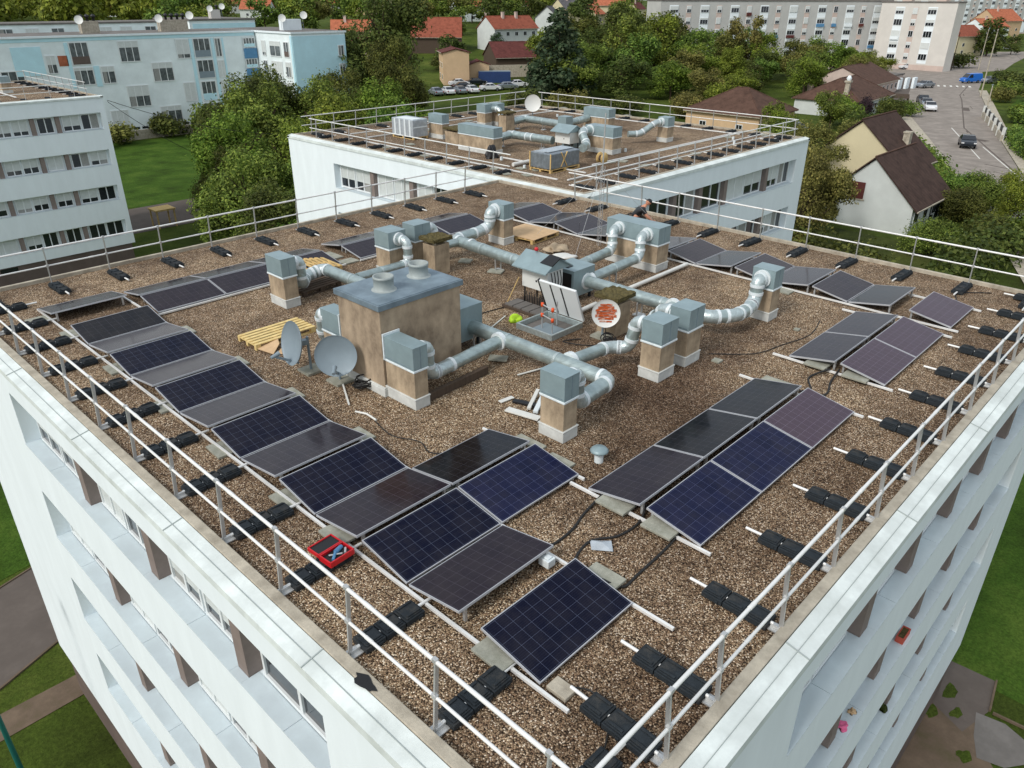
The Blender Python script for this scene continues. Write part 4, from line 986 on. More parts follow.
cable([(4.7, 3.7, .06), (4.9, 3.45, .02), (4.75, 3.1, .02), (4.3, 2.85, .02), (3.9, 2.7, .02)], 'thin black cable wandering from the lone front panel to the roof corner', .01)
cable([(6.9, 10.0, .02), (6.8, 9.4, .02), (7.0, 8.9, .02), (6.9, 8.5, .02), (7.1, 8.2, .05)], 'thin black cable between the white tube and the black panel', .01)
cable([(12.7, 12.3, .02), (12.0, 12.4, .02), (11.4, 12.5, .02), (10.9, 12.1, .02)], 'dark cable on the gravel left of the small fan cabinet', .012)
cable([(12.4, 9.7, .02), (12.0, 9.9, .02), (12.2, 9.4, .02), (12.6, 9.2, .02), (12.85, 9.45, .5)], 'dark cable looping behind the rusty satellite dish', .012)
cable([(20.6, 4.2, .05), (21.0, 4.4, .02), (21.6, 4.5, .02), (22.2, 3.9, .02)], 'dark cable from the lone mauve panel to the right corner', .014)
cable([(13.7, 7.2, .02), (14.4, 6.5, .02), (15.2, 6.3, .02), (16.2, 6.1, .02), (17.2, 6.3, .02)], 'thin dark cable across the gravel before the lone duct tower', .01)

# ------------------------------------------------------------------ plant on the second roof
tower(28.2, 28.68, 32.2, 33.3, 'duct tower on the second roof, beside the film wrapped crate')
tower(26.8, 27.4, 26.9, 29.4, 'long duct tower in the middle of the second roof')
tower(32.9, 33.45, 33.7, 34.4, 'left one of two duct towers at the back of the second roof'); tower(33.75, 34.3, 33.5, 34.2, 'right one of two duct towers at the back of the second roof')
tower(31.0, 31.7, 22.9, 24.6, 'wide duct tower on the second roof, right behind the antenna mast')
tower(36.3, 36.9, 27.2, 29.0, 'long duct tower at the back edge of the second roof'); tower(35.9, 36.5, 23.0, 23.6, 'small duct tower on the right of the second roof')
chimney(32.4, 33.1, 31.5, 32.1, 1.0, 'old square chimney in front of the two back duct towers')
chimney(27.5, 28.3, 30.2, 31.2, .75, 'low old square chimney on the second roof, behind its long tower')
duct('left main duct of the second roof, with a bend behind its long tower', [(27.42, 28.2, .9), (27.9, 28.1, .5), (29.8, 28.6, Z), (29.85, 27.3, Z), (29.9, 25.8, Z)], r=.2)
duct('back main duct of the second roof, below the white dish', [(33.1, 31.7, Z), (34.6, 32.1, Z), (34.4, 28.9, Z), (36.2, 28.6, .7)], r=.2)
duct('silver duct bend before the wide tower of the second roof', [(30.98, 24.3, 1.02), (30.3, 24.3, 1.02), (30.0, 23.7, .5), (29.2, 23.3, .5)], r=.2, ends=(1, 0))
duct('slanting duct rising to the small right tower of the second roof', [(34.2, 24.3, Z), (34.7, 23.9, Z), (35.5, 23.5, 1.0), (35.88, 23.4, 1.02)], r=.16, ends=(0, 2))
duct('duct drop between the two back towers of the second roof', [(33.46, 34.0, 1.0), (33.6, 33.2, 1.0), (33.55, 33.0, .5), (33.3, 32.4, .5)], r=.14)
fanhut(29.75, 24.5, .45, 'white fan cabinet under a grey gable roof on the second roof', L=1.1, Wd=.75, small=False)
fanbox((30.5, 24.9, .15), (31.35, 25.7, .95), 'grey fan box beside the gabled cabinet of the second roof')
fanbox((34.0, 28.4, .2), (34.6, 29.0, .95), 'small grey fan box on the back duct of the second roof', False)
dish((37.4, 34.0, .95), (-.75, -.64, .12), .5, (37.6, 34.2), 'white satellite dish on the second roof, the farthest dish', mat='dishw', lnb=False)
c = empty('wrapped_crate', (25.0 + 1.9, 33.2, 0), 'crate of goods wrapped in clear film on the second roof', 'crate')
m = MB(); m.box((26.9, 33.1, .12), (27.95, 34.9, 1.02)); m.build('goods', M['film'], c, bevel=.03)
m = MB()
for k in range(4): m.box((26.888, 33.3 + k * .42, .14), (26.899, 33.42 + k * .42, 1.0))
m.box((26.95, 33.088, .6), (27.9, 33.099, .66)); m.build('film_fold', M['seal'], c)
m = MB(); m.box((27.0, 33.2, 1.022), (27.6, 34.6, 1.04)); m.build('top_sheet', M['seal'], c)
pallet(27.42, 34.0, 90, 'pallet under the film wrapped crate of the second roof', 'wood', 1.8, 1.0)
c = empty('foil_crate', (25.5, 22.1, 0), 'long grey foil wrapped case on a pallet on the second roof', 'crate')
m = MB(); m.box((25.5, 22.1, .15), (27.5, 23.3, .82)); m.build('case', M['foil'], c, bevel=.04)
m = MB(); m.box((25.7, 22.4, .835), (27.4, 23.1, .86)); m.box((25.6, 22.6, .822), (26.4, 23.2, .834)); m.build('top_plate', M['film'], c)
m = MB(); 
for p_, q_ in (((25.49, 22.09, .15), (25.49, 22.09, .82)), ((25.49, 23.3, .15), (25.49, 23.3, .82)), ((26.2, 22.09, .82), (26.6, 22.09, .2)), ((26.6, 22.09, .82), (26.2, 22.09, .2))): m.bar(p_, q_, .05, .03)
m.build('strap', M['wood'], c)
pallet(26.5, 22.7, 0, 'pallet under the long grey foil wrapped case', 'wood', 2.0, 1.25)
c = empty('cable_reel', (28.9, 21.9, 0), 'small wooden cable reel lying on the second roof', 'reel')
m = MB()
for yy in (21.75, 22.02): m.lathe((28.9, yy, .26), [(0, 0), (.26, 0), (.26, .03), (0, .03)], 18, axis=(0, 1, 0))
m.build('flange', M['wood'], c); m = MB(); m.lathe((28.9, 21.78, .26), [(.12, 0), (.12, .25)], 16, axis=(0, 1, 0)); m.build('drum', M['woodw'], c)
m = MB(); m.tube([(25.4, 24.25, .12), (27.6, 24.24, .12)], .09, 10); tag(m.build('waste_pipe', M['pvc'], loc=(25.4, 24.2, 0)), 'pale plastic pipe left of the gabled cabinet on the second roof', 'pipe')
rnd = random.Random(21)
rr = [((24.7, 21.0), (24.7, 34.5)), ((26.6, 21.0), (26.6, 26.2)), ((24.9, 20.6), (42, 20.6)), ((28.2, 22.0 - .1), (42, 21.9)), ((41.0, 21.5), (41.0, 37)), ((42.4, 21.5), (42.4, 37)), ((25.6, 37), (41, 37)), ((25.6, 35.4), (41, 35.4))]
nm = ['left edge', 'left middle', 'right edge, outer', 'right edge, inner', 'back edge, inner', 'back edge, outer', 'far left edge, outer', 'far left edge, inner']
for (a_, b_), t in zip(rr, nm): rail(a_, b_, f'empty mounting rail laid on the second roof, {t}', .07, .05)
for k in range(34):
    side = k % 4
    if side == 0: x, y = rnd.uniform(24, 26.8), rnd.uniform(22, 37)
    elif side == 1: x, y = rnd.uniform(26, 43), rnd.uniform(19.6, 22)
    elif side == 2: x, y = rnd.uniform(40.5, 43), rnd.uniform(20, 38)
    else: x, y = rnd.uniform(26, 42), rnd.uniform(35, 38)
    slab(x, y, .45, .35, 'loose pale ballast slab strewn over the bare second roof', rnd.uniform(0, 90))
for k in range(16):
    x, y = rnd.uniform(25, 42), rnd.uniform(20, 37)
    m = MB(); m.box((x, y, .003), (x + .1, y + .1, .16)); tag(m.build('rail_foot', M['seal'], loc=(x, y, 0)), 'small white support foot on the bare second roof', 'foot', 'support feet on the second roof')
heap('rubbish_bag', (26.3, 26.6, 0), .35, .4, 'black', 'black rubbish heap at the foot of the second roof long tower', 'bag', 31)
tower(18.5, 19.2, 74, 74.8, 'duct tower on the roof of the far left apartment block', zoff=-.1)
for k in range(7): rail((6 + k * 2.0, 69), (6.4 + k * 2.0, 82), f'empty rail on the far left block roof, {ORD[k]} from the left', .1, .06)

# ------------------------------------------------------------------ worker crouching behind the long tower
wk = empty('worker', (20.15, 13.35, 0), 'person in black shirt and black cap crouching behind the long duct tower', 'person')
def skinned(name, verts, edges, radii, mat, parent, sub=2, local_off=None):
    me = bpy.data.meshes.new(name); me.from_pydata([tuple(Vector(v)) for v in verts], edges, []); o = bpy.data.objects.new(name, me); COL.objects.link(o)
    o.parent = parent; sk = o.modifiers.new('skin', 'SKIN')
    for i, r in enumerate(radii): me.skin_vertices[0].data[i].radius = r if isinstance(r, tuple) else (r, r)
    me.skin_vertices[0].data[0].use_root = True
    sk.use_smooth_shade = True
    s = o.modifiers.new('sub', 'SUBSURF'); s.levels = sub; s.render_levels = sub
    me.materials.append(mat); return o
# local frame: facing +X; kneeling, leaning forward, hands on the panel in front
body_v = [(0, 0, .42), (.10, 0, .62), (.24, 0, .80), (.33, 0, .90), (.40, 0, .98),
          (.26, .19, .80), (.42, .26, .56), (.62, .22, .36), (.26, -.19, .80), (.42, -.26, .56), (.62, -.22, .36),
          (.02, .11, .38), (.42, .16, .42), (.28, .16, .10), (.40, .16, .06), (.02, -.11, .38), (.30, -.15, .08), (-.12, -.15, .08), (-.22, -.15, .05)]
body_e = [(0, 1), (1, 2), (2, 3), (3, 4), (2, 5), (5, 6), (6, 7), (2, 8), (8, 9), (9, 10), (0, 11), (11, 12), (12, 13), (13, 14), (0, 15), (15, 16), (16, 17), (17, 18)]
rad = [.15, .14, .15, .065, .06, .08, .05, .035, .08, .05, .035, .11, .08, .055, .045, .11, .08, .055, .045]
skinned('body', body_v, body_e, rad, M['skin'], wk)
sv_ = [(0, 0, .44), (.10, 0, .62), (.24, 0, .80), (.31, 0, .87), (.26, .19, .80), (.36, .235, .65), (.26, -.19, .80), (.36, -.235, .65)]
skinned('shirt', sv_, [(0, 1), (1, 2), (2, 3), (2, 4), (4, 5), (2, 6), (6, 7)], [.17, .16, .17, .08, .095, .07, .095, .07], M['black'], wk)
tv = [(0, 0, .40), (.02, .11, .38), (.42, .16, .42), (.29, .16, .14), (.02, -.11, .38), (.30, -.15, .09), (-.10, -.15, .09)]
skinned('trousers', tv, [(0, 1), (1, 2), (2, 3), (0, 4), (4, 5), (5, 6)], [.165, .125, .095, .07, .125, .095, .07], M['woodw'], wk)
def ell(c, r, seg=20, cut=None, rot=None):
    bm = bmesh.new(); bmesh.ops.create_uvsphere(bm, u_segments=seg, v_segments=seg, radius=1)
    for v in bm.verts: v.co = Vector((v.co.x * r[0], v.co.y * r[1], v.co.z * r[2]))
    if cut is not None: bmesh.ops.delete(bm, geom=[v for v in bm.verts if v.co.z < cut], context='VERTS')
    if rot: bmesh.ops.rotate(bm, verts=bm.verts, cent=(0, 0, 0), matrix=rot)
    for v in bm.verts: v.co += Vector(c)
    return bm
def bmo(name, bm, mat, parent):
    me = bpy.data.meshes.new(name); bm.to_mesh(me); bm.free(); me.materials.append(mat)
    for p_ in me.polygons: p_.use_smooth = True
    o = bpy.data.objects.new(name, me); COL.objects.link(o); o.parent = parent; return o
tilt = Matrix.Rotation(R_(38), 3, 'Y')
bm = ell((0, 0, 0), (.095, .076, .118))
for v in bm.verts:
    if v.co.z < -.03: v.co.x += .015; v.co.y *= .88
for c_, r_ in (((.098, 0, -.01), (.018, .012, .022)), ((.0, .077, 0), (.018, .01, .028)), ((.0, -.077, 0), (.018, .01, .028)), ((.088, .0, -.055), (.012, .026, .009))):
    b2 = ell(c_, r_, 8); me_ = bpy.data.meshes.new('t'); b2.to_mesh(me_); b2.free(); bm.from_mesh(me_); bpy.data.meshes.remove(me_)
bmesh.ops.rotate(bm, verts=bm.verts, cent=(0, 0, 0), matrix=tilt)
for v in bm.verts: v.co += Vector((.45, 0, 1.06))
bmo('head', bm, M['skin'], wk)
bm = ell((0, 0, .012), (.108, .088, .118), 20, cut=.012); 
b2 = ell((-.10, 0, .03), (.09, .06, .012), 12); me_ = bpy.data.meshes.new('t'); b2.to_mesh(me_); b2.free(); bm.from_mesh(me_); bpy.data.meshes.remove(me_)
bmesh.ops.rotate(bm, verts=bm.verts, cent=(0, 0, 0), matrix=tilt)
for v in bm.verts: v.co += Vector((.45, 0, 1.06))
bmo('cap', bm, M['black'], wk)
for s in (-1, 1):
    hc = Vector((.66, .22 * s, .32))
    V = [tuple(hc), tuple(hc + Vector((.05, 0, -.03)))]; E_ = [(0, 1)]; Rr = [.03, .03]
    for f_ in range(4):
        i0 = len(V); b0 = hc + Vector((.07, (f_ - 1.5) * .02, -.04)); L_ = [.055, .065, .06, .045][f_]
        V += [tuple(b0), tuple(b0 + Vector((L_ * .6, 0, -.012))), tuple(b0 + Vector((L_, 0, -.035)))]; E_ += [(1, i0), (i0, i0 + 1), (i0 + 1, i0 + 2)]; Rr += [.0095, .009, .008]
    i0 = len(V); b0 = hc + Vector((.02, -.035 * s, -.03)); V += [tuple(b0), tuple(b0 + Vector((.035, -.015 * s, -.02)))]; E_ += [(0, i0), (i0, i0 + 1)]; Rr += [.011, .009]
    skinned('hand', V, E_, Rr, M['skin'], wk, 1)
wk.rotation_euler = (0, 0, R_(-46)); wk.location = (20.7, 14.25, .0); wk.scale = (1, 1, .86)

# ------------------------------------------------------------------ ground
def struct(o, kind='structure'): o['kind'] = kind; return o
def terrain():
    m = MB(); N = 90
    xs = list(np.concatenate([np.linspace(-300, 900, 81), np.linspace(950, 4000, 12)])); ys_ = list(np.concatenate([np.linspace(-300, 900, 81), np.linspace(950, 4000, 12)]))
    vs = [(x, y, TZ(x, y)) for y in ys_ for x in xs]; n = len(xs)
    m.add(vs, [(j * n + i, j * n + i + 1, (j + 1) * n + i + 1, (j + 1) * n + i) for j in range(len(ys_) - 1) for i in range(n - 1)], 0, True)
    return struct(m.build('ground', M['grass']))
terrain()
def sheet(name, pts, mat, dz=.02, kerb=0, follow=False):
    m = MB(); m.quad(*[(x, y, (TZ(x, y) if follow else G) + dz) for x, y in pts]); o = struct(m.build(name, M[mat]))
    if kerb:
        k = MB(); P = [Vector((x, y, G)) for x, y in pts]
        for i in range(len(P)):
            a_, b_ = P[i], P[(i + 1) % len(P)]; k.bar(a_ + Vector((0, 0, .03)), b_ + Vector((0, 0, .03)), .07, .07)
        ko = k.build('path_edging', M['dirt']); struct(ko)
    return o
sheet('path', [(-8, 22), (1.15, 24.47), (3.47, 25.45), (6, 26.6), (22, 33), (22, 38), (4.2, 30.4), (-8, 26.5)], 'asphdark', .02, 1)
sheet('path', [(-6, 22.1), (3.4, 22.28), (3.5, 23.3), (-6, 23.5)], 'dirt', .024)
sheet('lawn', [(-20, 26.5), (4.2, 30.6), (22, 38.3), (20, 60), (-20, 55)], 'lawn', .016)
sheet('lawn', [(28, 88), (60, 70), (70, 128), (38, 130)], 'lawn', .018)
sheet('parking_area', [(24, 76), (36, 76), (40, 86), (28, 86)], 'asphdark', .026)
sheet('path', [(22.8, 3.6), (24.33, 2.3), (24.42, .8), (22.9, .62), (21.5, 1.0)], 'asphdark', .024, 0)
sheet('path', [(22.6, .9), (22.75, .1), (22.5, -.5), (21.6, -.75), (21.0, -.3), (20.8, .4), (21.6, .7)], 'roofgrey', .028, 0)
sheet('bare_ground', [(23.4, 3.0), (23.3, 1.9), (22.9, 1.35), (22.5, 1.3), (22.3, .8), (21.2, .3), (20.6, -.2), (19.4, -.1), (18, -.5), (14, 2.2)], 'dirt', .022)
m = MB(); m.bar((24.42, .78, G + .06), (22.95, .6, G + .04), .06, .09); m.bar((22.9, .5, G + .06), (23.1, -2, G + .04), .06, .09); struct(m.build('path_edging', M['dirt']))
sheet('ground_strip', [(24, -6), (60, -6), (60, 12), (24, 8)], 'lawn', .014)
sheet('scrub', [(46, 18), (76, 17), (78, 60), (110, 120), (60, 120), (46, 60)], 'scrub', .012)
for i_, (x_, y_, r_) in enumerate(((22.9, 1.75, .35), (22.1, 1.35, .25), (21.6, 2.0, .3), (20.6, .7, .25), (23.0, 2.4, .3), (19.6, .3, .3))):
    sheet('grass_patch', [(x_ + r_ * math.cos(t) * (1 + .35 * math.sin(3 * t + i_)), y_ + r_ * .7 * math.sin(t) * (1 + .3 * math.cos(2 * t + i_))) for t in np.linspace(0, 2 * PI, 13)[:-1]], 'grass', .03 + i_ * .001)
# main street
Lf = [(60, 4.5), (81.25, 12.78), (109.9, 26.4), (139.8, 39.5), (176, 55.9), (190, 60.5), (226, 71.5), (243, 74), (271, 98)]
Rt = [(271, 79), (290, 71.5), (262, 64), (228, 56), (197.2, 46.4), (148, 31.3), (122, 22.5), (95.7, 13), (68, -1)]
sheet('road', Lf + Rt, 'asphalt', .02)
sheet('road', [(271, 98), (232, 172), (238, 176), (330, 92), (470, 101), (620, 140), (628, 132), (478, 92), (338, 74), (300, 68), (271, 79)], 'asphalt', .024)
sheet('pavement', [(60, 6.2), (81, 14.6), (109.5, 28.2), (139.4, 41.3), (175.6, 57.7), (176, 55.9), (139.8, 39.5), (109.9, 26.4), (81.25, 12.78), (60, 4.5)], 'kerb', .12)
sheet('pavement', [(68, -1), (95.7, 13), (122, 22.5), (148, 31.3), (197.2, 46.4), (228, 56), (229, 54.4), (197.6, 44.7), (148.4, 29.6), (122.6, 20.7), (96.5, 11), (69, -3)], 'kerb', .12)
sheet('driveway', [(190, 60.5), (200, 72), (262, 92), (271, 98), (243, 74), (226, 71.5)], 'asphdark', .03)
sheet('lawn', [(158, 28), (172, 34), (196, 41.5), (214, 44), (200, 30), (170, 20)], 'lawn', .03)
sheet('car_park', [(117, 144), (146, 135), (168, 158), (140, 166)], 'asphalt', .05)
def stripe(pts, w_, t):
    m = MB()
    for a_, b_ in zip(pts[:-1], pts[1:]): m.bar((*a_, G + .034), (*b_, G + .034), w_, .006)
    struct(m.build('road_marking', M['paint']))
stripe([(156.3, 41.1), (127.4, 28.8)], .16, 0); stripe([(138.7, 31.4), (114.9, 20.5)], .16, 0); stripe([(108.5, 22.9), (101.6, 19.6), (86, 12.2)], .16, 0)
m = MB(); rnd = random.Random(5)
for a_, b_ in (((238.9, 61.4), (214, 56.3)), ((214, 56.3), (203.6, 52.9)), ((203.6, 52.9), (157.9, 39.5)), ((157.9, 39.5), (120, 22.5))): m.bar((*a_, G + .031), (*b_, G + .031), .22, .005)
for k in range(16):
    t = rnd.uniform(0, 1); x = 90 + 150 * t; y = 13 + 50 * t + rnd.uniform(-3, 4); u_ = rnd.choice([(.36, .93), (.93, .36), (.95, .3)]); L_ = rnd.uniform(2, 6)
    m.bar((x, y, G + .0355 + k * .0004), (x + u_[0] * L_, y + u_[1] * L_, G + .0355 + k * .0004), rnd.choice([.12, .2, 1.4]), .004)
struct(m.build('road_repair', M['asphdark']))
m = MB()
for k in range(7):
    t = k / 6; x = 233 + 4 * t; y = 68.5 - 8 * t; m.bar((x - 1.8, y - .6, G + .036), (x + 1.8, y + .6, G + .036), .55, .006)
struct(m.build('crosswalk', M['paint']))

# ------------------------------------------------------------------ trees
def crown_mesh(name, lobes, n, size, seed, mat, squash=1.0, up=.3):
    r = np.random.RandomState(seed); V = []
    w_ = np.array([l[3] ** 2 for l in lobes]); w_ = w_ / w_.sum(); cnt = (w_ * n).astype(int) + 1
    for (cx, cy, cz, rad_), c in zip(lobes, cnt):
        d = r.normal(size=(c, 3)); d /= np.linalg.norm(d, axis=1)[:, None]
        keep = d[:, 2] > -.75; d = d[keep]; c = len(d)
        rr_ = rad_ * (1 - .5 * r.rand(c) ** 1.8) * (1 + .2 * np.sin(d[:, 0] * 6 + seed + cx * 40) * np.sin(d[:, 1] * 7 + cy * 31) + .1 * np.sin(d[:, 2] * 11 + cz * 20)) * np.where(r.rand(c) < .09, 1.05 + .3 * r.rand(c), 1.0)
        P = d * rr_[:, None] * np.array([1, 1, squash]) + np.array([cx, cy, cz])
        nn = d + r.normal(size=(c, 3)) * .55 + np.array([0, 0, up]); nn /= np.linalg.norm(nn, axis=1)[:, None]
        a = np.cross(nn, r.normal(size=(c, 3))); a /= np.linalg.norm(a, axis=1)[:, None]; b_ = np.cross(nn, a)
        s = (size * (.6 + .8 * r.rand(c)))[:, None]
        q_ = np.stack([P - a * s, P - b_ * s * .62, P + a * s, P + b_ * s * .62], 1); V.append(q_)
    V = np.concatenate(V).reshape(-1, 3); nq = len(V) // 4
    me = bpy.data.meshes.new(name); me.vertices.add(len(V)); me.vertices.foreach_set('co', V.ravel())
    me.loops.add(nq * 4); me.loops.foreach_set('vertex_index', np.arange(nq * 4)); me.polygons.add(nq)
    me.polygons.foreach_set('loop_start', np.arange(nq) * 4); me.polygons.foreach_set('loop_total', np.full(nq, 4)); me.update(calc_edges=True)
    me.materials.append(mat); return me
def lobeset(kind, seed):
    r = random.Random(seed); L = []
    if kind == 'round':      # unit tree: height 1, crown radius ~.42
        L.append((0, 0, .52, .30))
        for k in range(26):
            t = k * 2.4 + r.uniform(-.5, .5); z = .17 + .68 * ((k * .618) % 1); w_ = .33 * r.uniform(.8, 1.12) * math.sqrt(max(.1, 1 - ((z - .5) / .46) ** 2)); L.append((w_ * math.cos(t), w_ * math.sin(t), z, r.uniform(.07, .16)))
        L.append((r.uniform(-.05, .05), r.uniform(-.05, .05), .86, .12))
    elif kind == 'tall':
        for k in range(16):
            z = .2 + .72 * k / 15; w_ = .17 * math.sin(PI * min(1, (z - .05) / .98)) ** .6; t = k * 2.4; L.append((w_ * math.cos(t), w_ * math.sin(t), z, r.uniform(.12, .17) * (1.15 - .5 * z)))
    elif kind == 'cone':
        for k in range(22):
            z = .1 + .84 * k / 21; w_ = .23 * (1 - z) ** .8; t = k * 2.4; L.append((w_ * math.cos(t), w_ * math.sin(t), z, .035 + .12 * (1 - z)))
    elif kind == 'bush':
        for k in range(9):
            t = r.uniform(0, 2 * PI); w_ = r.uniform(.1, .42); L.append((w_ * math.cos(t), w_ * math.sin(t), r.uniform(.28, .62), r.uniform(.24, .36)))
    elif kind == 'sparse':
        for k in range(30):
            t = r.uniform(0, 2 * PI); z = r.uniform(.2, .93); w_ = .33 * math.sqrt(max(.08, 1 - ((z - .58) / .45) ** 2)); L.append((w_ * math.cos(t), w_ * math.sin(t), z, r.uniform(.06, .12)))
    return L
def trunk_mesh(seed, top=.75, r0=.022):
    r = random.Random(seed); m = MB(); P = [(0, 0, -.03)]; 
    for k in range(1, 6): P.append((r.uniform(-.012, .012) * k, r.uniform(-.012, .012) * k, top * k / 5))
    m.tube(P, [r0 * (1.35 - k * .2) for k in range(6)], 8)
    for k in range(7):
        b_ = Vector(P[2 + k % 3]); t = k * 2.3; L_ = r.uniform(.16, .3); e = b_ + Vector((math.cos(t) * L_, math.sin(t) * L_, L_ * .8)); m.tube([b_, (b_ + e) / 2 + Vector((0, 0, -.01)), e], [r0 * .55, r0 * .38, r0 * .15], 5)
    me = bpy.data.meshes.new('trunk'); me.from_pydata([tuple(v) for v in m.v], [], m.f); me.materials.append(M['bark']); me.polygons.foreach_set('use_smooth', [True] * len(me.polygons)); return me
CM = {}
def crown(kind, mat, lod, var):
    key = (kind, mat, lod, var)
    if key not in CM:
        n, s = {0: (26000, .0115), 1: (9000, .018), 2: (2600, .030), 3: (700, .05)}[lod]
        if kind == 'sparse': n = int(n * .75)
        if kind == 'bush': s *= 1.7; n = int(n * .8)
        CM[key] = crown_mesh('crown', lobeset(kind, var * 13 + 5), n, s, var + 3, M[mat])
    return CM[key]
TR = {k: trunk_mesh(k) for k in range(3)}
NT_ = {'n': 0}
def tree(x, y, h, wd, kind, mat, lod, label, cat='tree', group=None, name='tree', z=None):
    z = TZ(x, y) if z is None else z
    NT_['n'] += 1; v = NT_['n'] % 3
    t = empty(name, (x, y, z), label, cat, group, random.uniform(0, 6.28))
    base = {'round': .88, 'tall': .56, 'cone': .5, 'bush': 1.35, 'sparse': .84}[kind]
    o = bpy.data.objects.new('crown', crown(kind, mat, lod, v)); COL.objects.link(o); o.parent = t; o.scale = (wd / base, wd / base, h)
    if kind != 'bush':
        hs = .45 if kind == 'sparse' else .8
        k = bpy.data.objects.new('trunk', TR[v]); COL.objects.link(k); k.parent = t; k.scale = (h * hs, h * hs, h * (.8 if kind == 'sparse' else 1))
    return t
def hedge(pts, w_, h, mat, label, n=3000, s=.12, z=None):
    P = []; r = np.random.RandomState(len(pts) + int(pts[0][0])); Q = []
    seg = [(Vector(a_), Vector(b_)) for a_, b_ in zip(pts[:-1], pts[1:])]; tot = sum((b_ - a_).length for a_, b_ in seg)
    lob = []
    for a_, b_ in seg:
        L_ = (b_ - a_).length; k = max(2, int(L_ / (w_ * .6)))
        for i in range(k):
            c = a_.lerp(b_, (i + .5) / k); rr_ = w_ * .55 * random.uniform(.9, 1.15)
            zz = rr_ * .5
            while zz < h - rr_ * .4: lob.append((c.x + jit(.1), c.y + jit(.1), zz, rr_)); zz += rr_ * .8
            lob.append((c.x + jit(.1), c.y + jit(.1), max(rr_ * .5, h - rr_ * .8), rr_))
    ox, oy = pts[0]; lob = [(a - ox, b_ - oy, c, d) for a, b_, c, d in lob]
    me = crown_mesh('hedge', lob, n, s, 5, M[mat]); o = bpy.data.objects.new('hedge', me); COL.objects.link(o); o.location = (ox, oy, TZ(ox, oy) if z is None else z)
    tag(o, label, 'hedge'); return o
FG = 'trees of the green wood behind the second roof'
# big single trees
tree(92, 121, 22.5, 20, 'round', 'leafB', 0, 'huge dark green round tree between the blue block and the parked cars')
tree(88, 112, 15, 12, 'round', 'leafB', 0, 'dark rounded tree at the left foot of the huge tree')
# group between left block and second roof
lt = [(41, 78, 10.5, 8, 'leafA', 'leafy green tree left of the second roof, on its lawn side'), (47, 72, 12.0, 10, 'leafC', 'bright green leafy tree right beside the blank wall of the second block'),
      (45, 86, 13, 9.5, 'leafB', 'dark green tree in front of the blue panelled stair column'), (54, 84, 12.5, 10, 'leafA', 'mid green tree rising before the blue end block'),
      (61, 79, 12, 10, 'leafC', 'light green tree whose top shows under the blue end wall'), (35, 58, 9.0, 8, 'leafA', 'near green tree rising behind the far left guardrail'),
      (42, 62, 9.5, 9, 'leafC', 'near bright green tree against the corner of the second block'), (33, 68, 8.5, 6, 'leafB', 'small dark tree at the edge of the lawn'),
      (66, 95, 12, 10, 'leafB', 'dark tree under the right end of the blue end wall'), (38, 48, 8, 7.5, 'leafB', 'shaded tree close to the wall foot of the second block'), (30, 50, 6, 6, 'leafA', 'low green tree right behind the far left guardrail'), (52, 66, 11, 8, 'leafA', 'green tree half hidden by the blank wall of the second block'),
      (31, 61, 9.5, 9, 'leafA', 'bushy green tree at the left end of the leafy group'), (36, 70, 11, 10, 'leafC', 'broad yellowish green tree in the middle of the leafy group'), (30, 55, 8, 8, 'leafB', 'lowest dark tree of the leafy group, just over the guardrail'),
      (39.5, 67, 10.5, 10, 'leafC', 'bright tree in front of the leafy group centre'), (45, 80, 12.5, 11, 'leafA', 'tall green tree at the back of the leafy group'), (50.5, 89, 13.5, 11, 'leafB', 'farthest dark tree of the leafy group, under the blue stair column')]
for i, (x, y, h, w_, mt, lb) in enumerate(lt): tree(x, y, h, w_, 'round', mt, 0, lb)
for i, (x, y, h, w_) in enumerate([(41.5, 126, 3.2, 5), (46.5, 127.5, 3.4, 6.5), (54, 129, 4.5, 7), (60, 127, 5.5, 6)]): tree(x, y, h, w_, 'bush', ['leafB', 'leafD', 'leafB', 'leafA'][i], 2, f'{["dark round", "olive", "broad dark", "taller green"][i]} bush at the foot of the pale blue block', 'bush', name='bush')
tree(8.5, 60, 13.5, 4.5, 'tall', 'leafE', 1, 'dark conifer standing at the left edge behind the left block roof', z=G + 3) if False else None
tree(13, 92, 14.5, 6, 'tall', 'leafE', 1, 'dark conifer rising behind the roof of the far left block')
# the wood: explicit individual trees
wood = []
rw = random.Random(12)
spec = [  # px-free world positions, height, width
 (139, 116, 10, 12), (148, 108, 9, 12), (156, 100, 8, 11), (152, 88, 7.5, 10), (147, 80, 7, 9), (166, 118, 12, 14), (160, 128, 13, 13), (175, 128, 15, 15), (183, 136, 16.5, 16),
 (190, 128, 15.5, 15), (176, 110, 9, 12), (187, 112, 10, 12), (198, 120, 13, 14), (205, 132, 15, 15), (196, 142, 16, 14), (172, 142, 14, 13), (160, 140, 12, 11), (210, 118, 12, 13),
 (216, 108, 12, 11), (222, 118, 13, 12), (204, 104, 8, 10), (193, 98, 7, 10), (182, 96, 6.5, 10), (170, 92, 6.5, 9), (213, 96, 10, 10), (222, 92, 10, 10), (226, 100, 11, 10), (232, 108, 10, 10),
 (200, 88, 9, 10), (190, 84, 8.5, 9), (180, 80, 9, 9), (206, 80, 8, 8), (216, 82, 8, 9), (150, 120, 11, 10), (154, 134, 12, 10), (235, 92, 8, 9), (243, 98, 8, 9), (250, 92, 7, 8), (228, 84, 7, 8), (238, 84, 6, 7), (165, 106, 7, 10), (214, 140, 15, 13), (226, 130, 12, 12)]
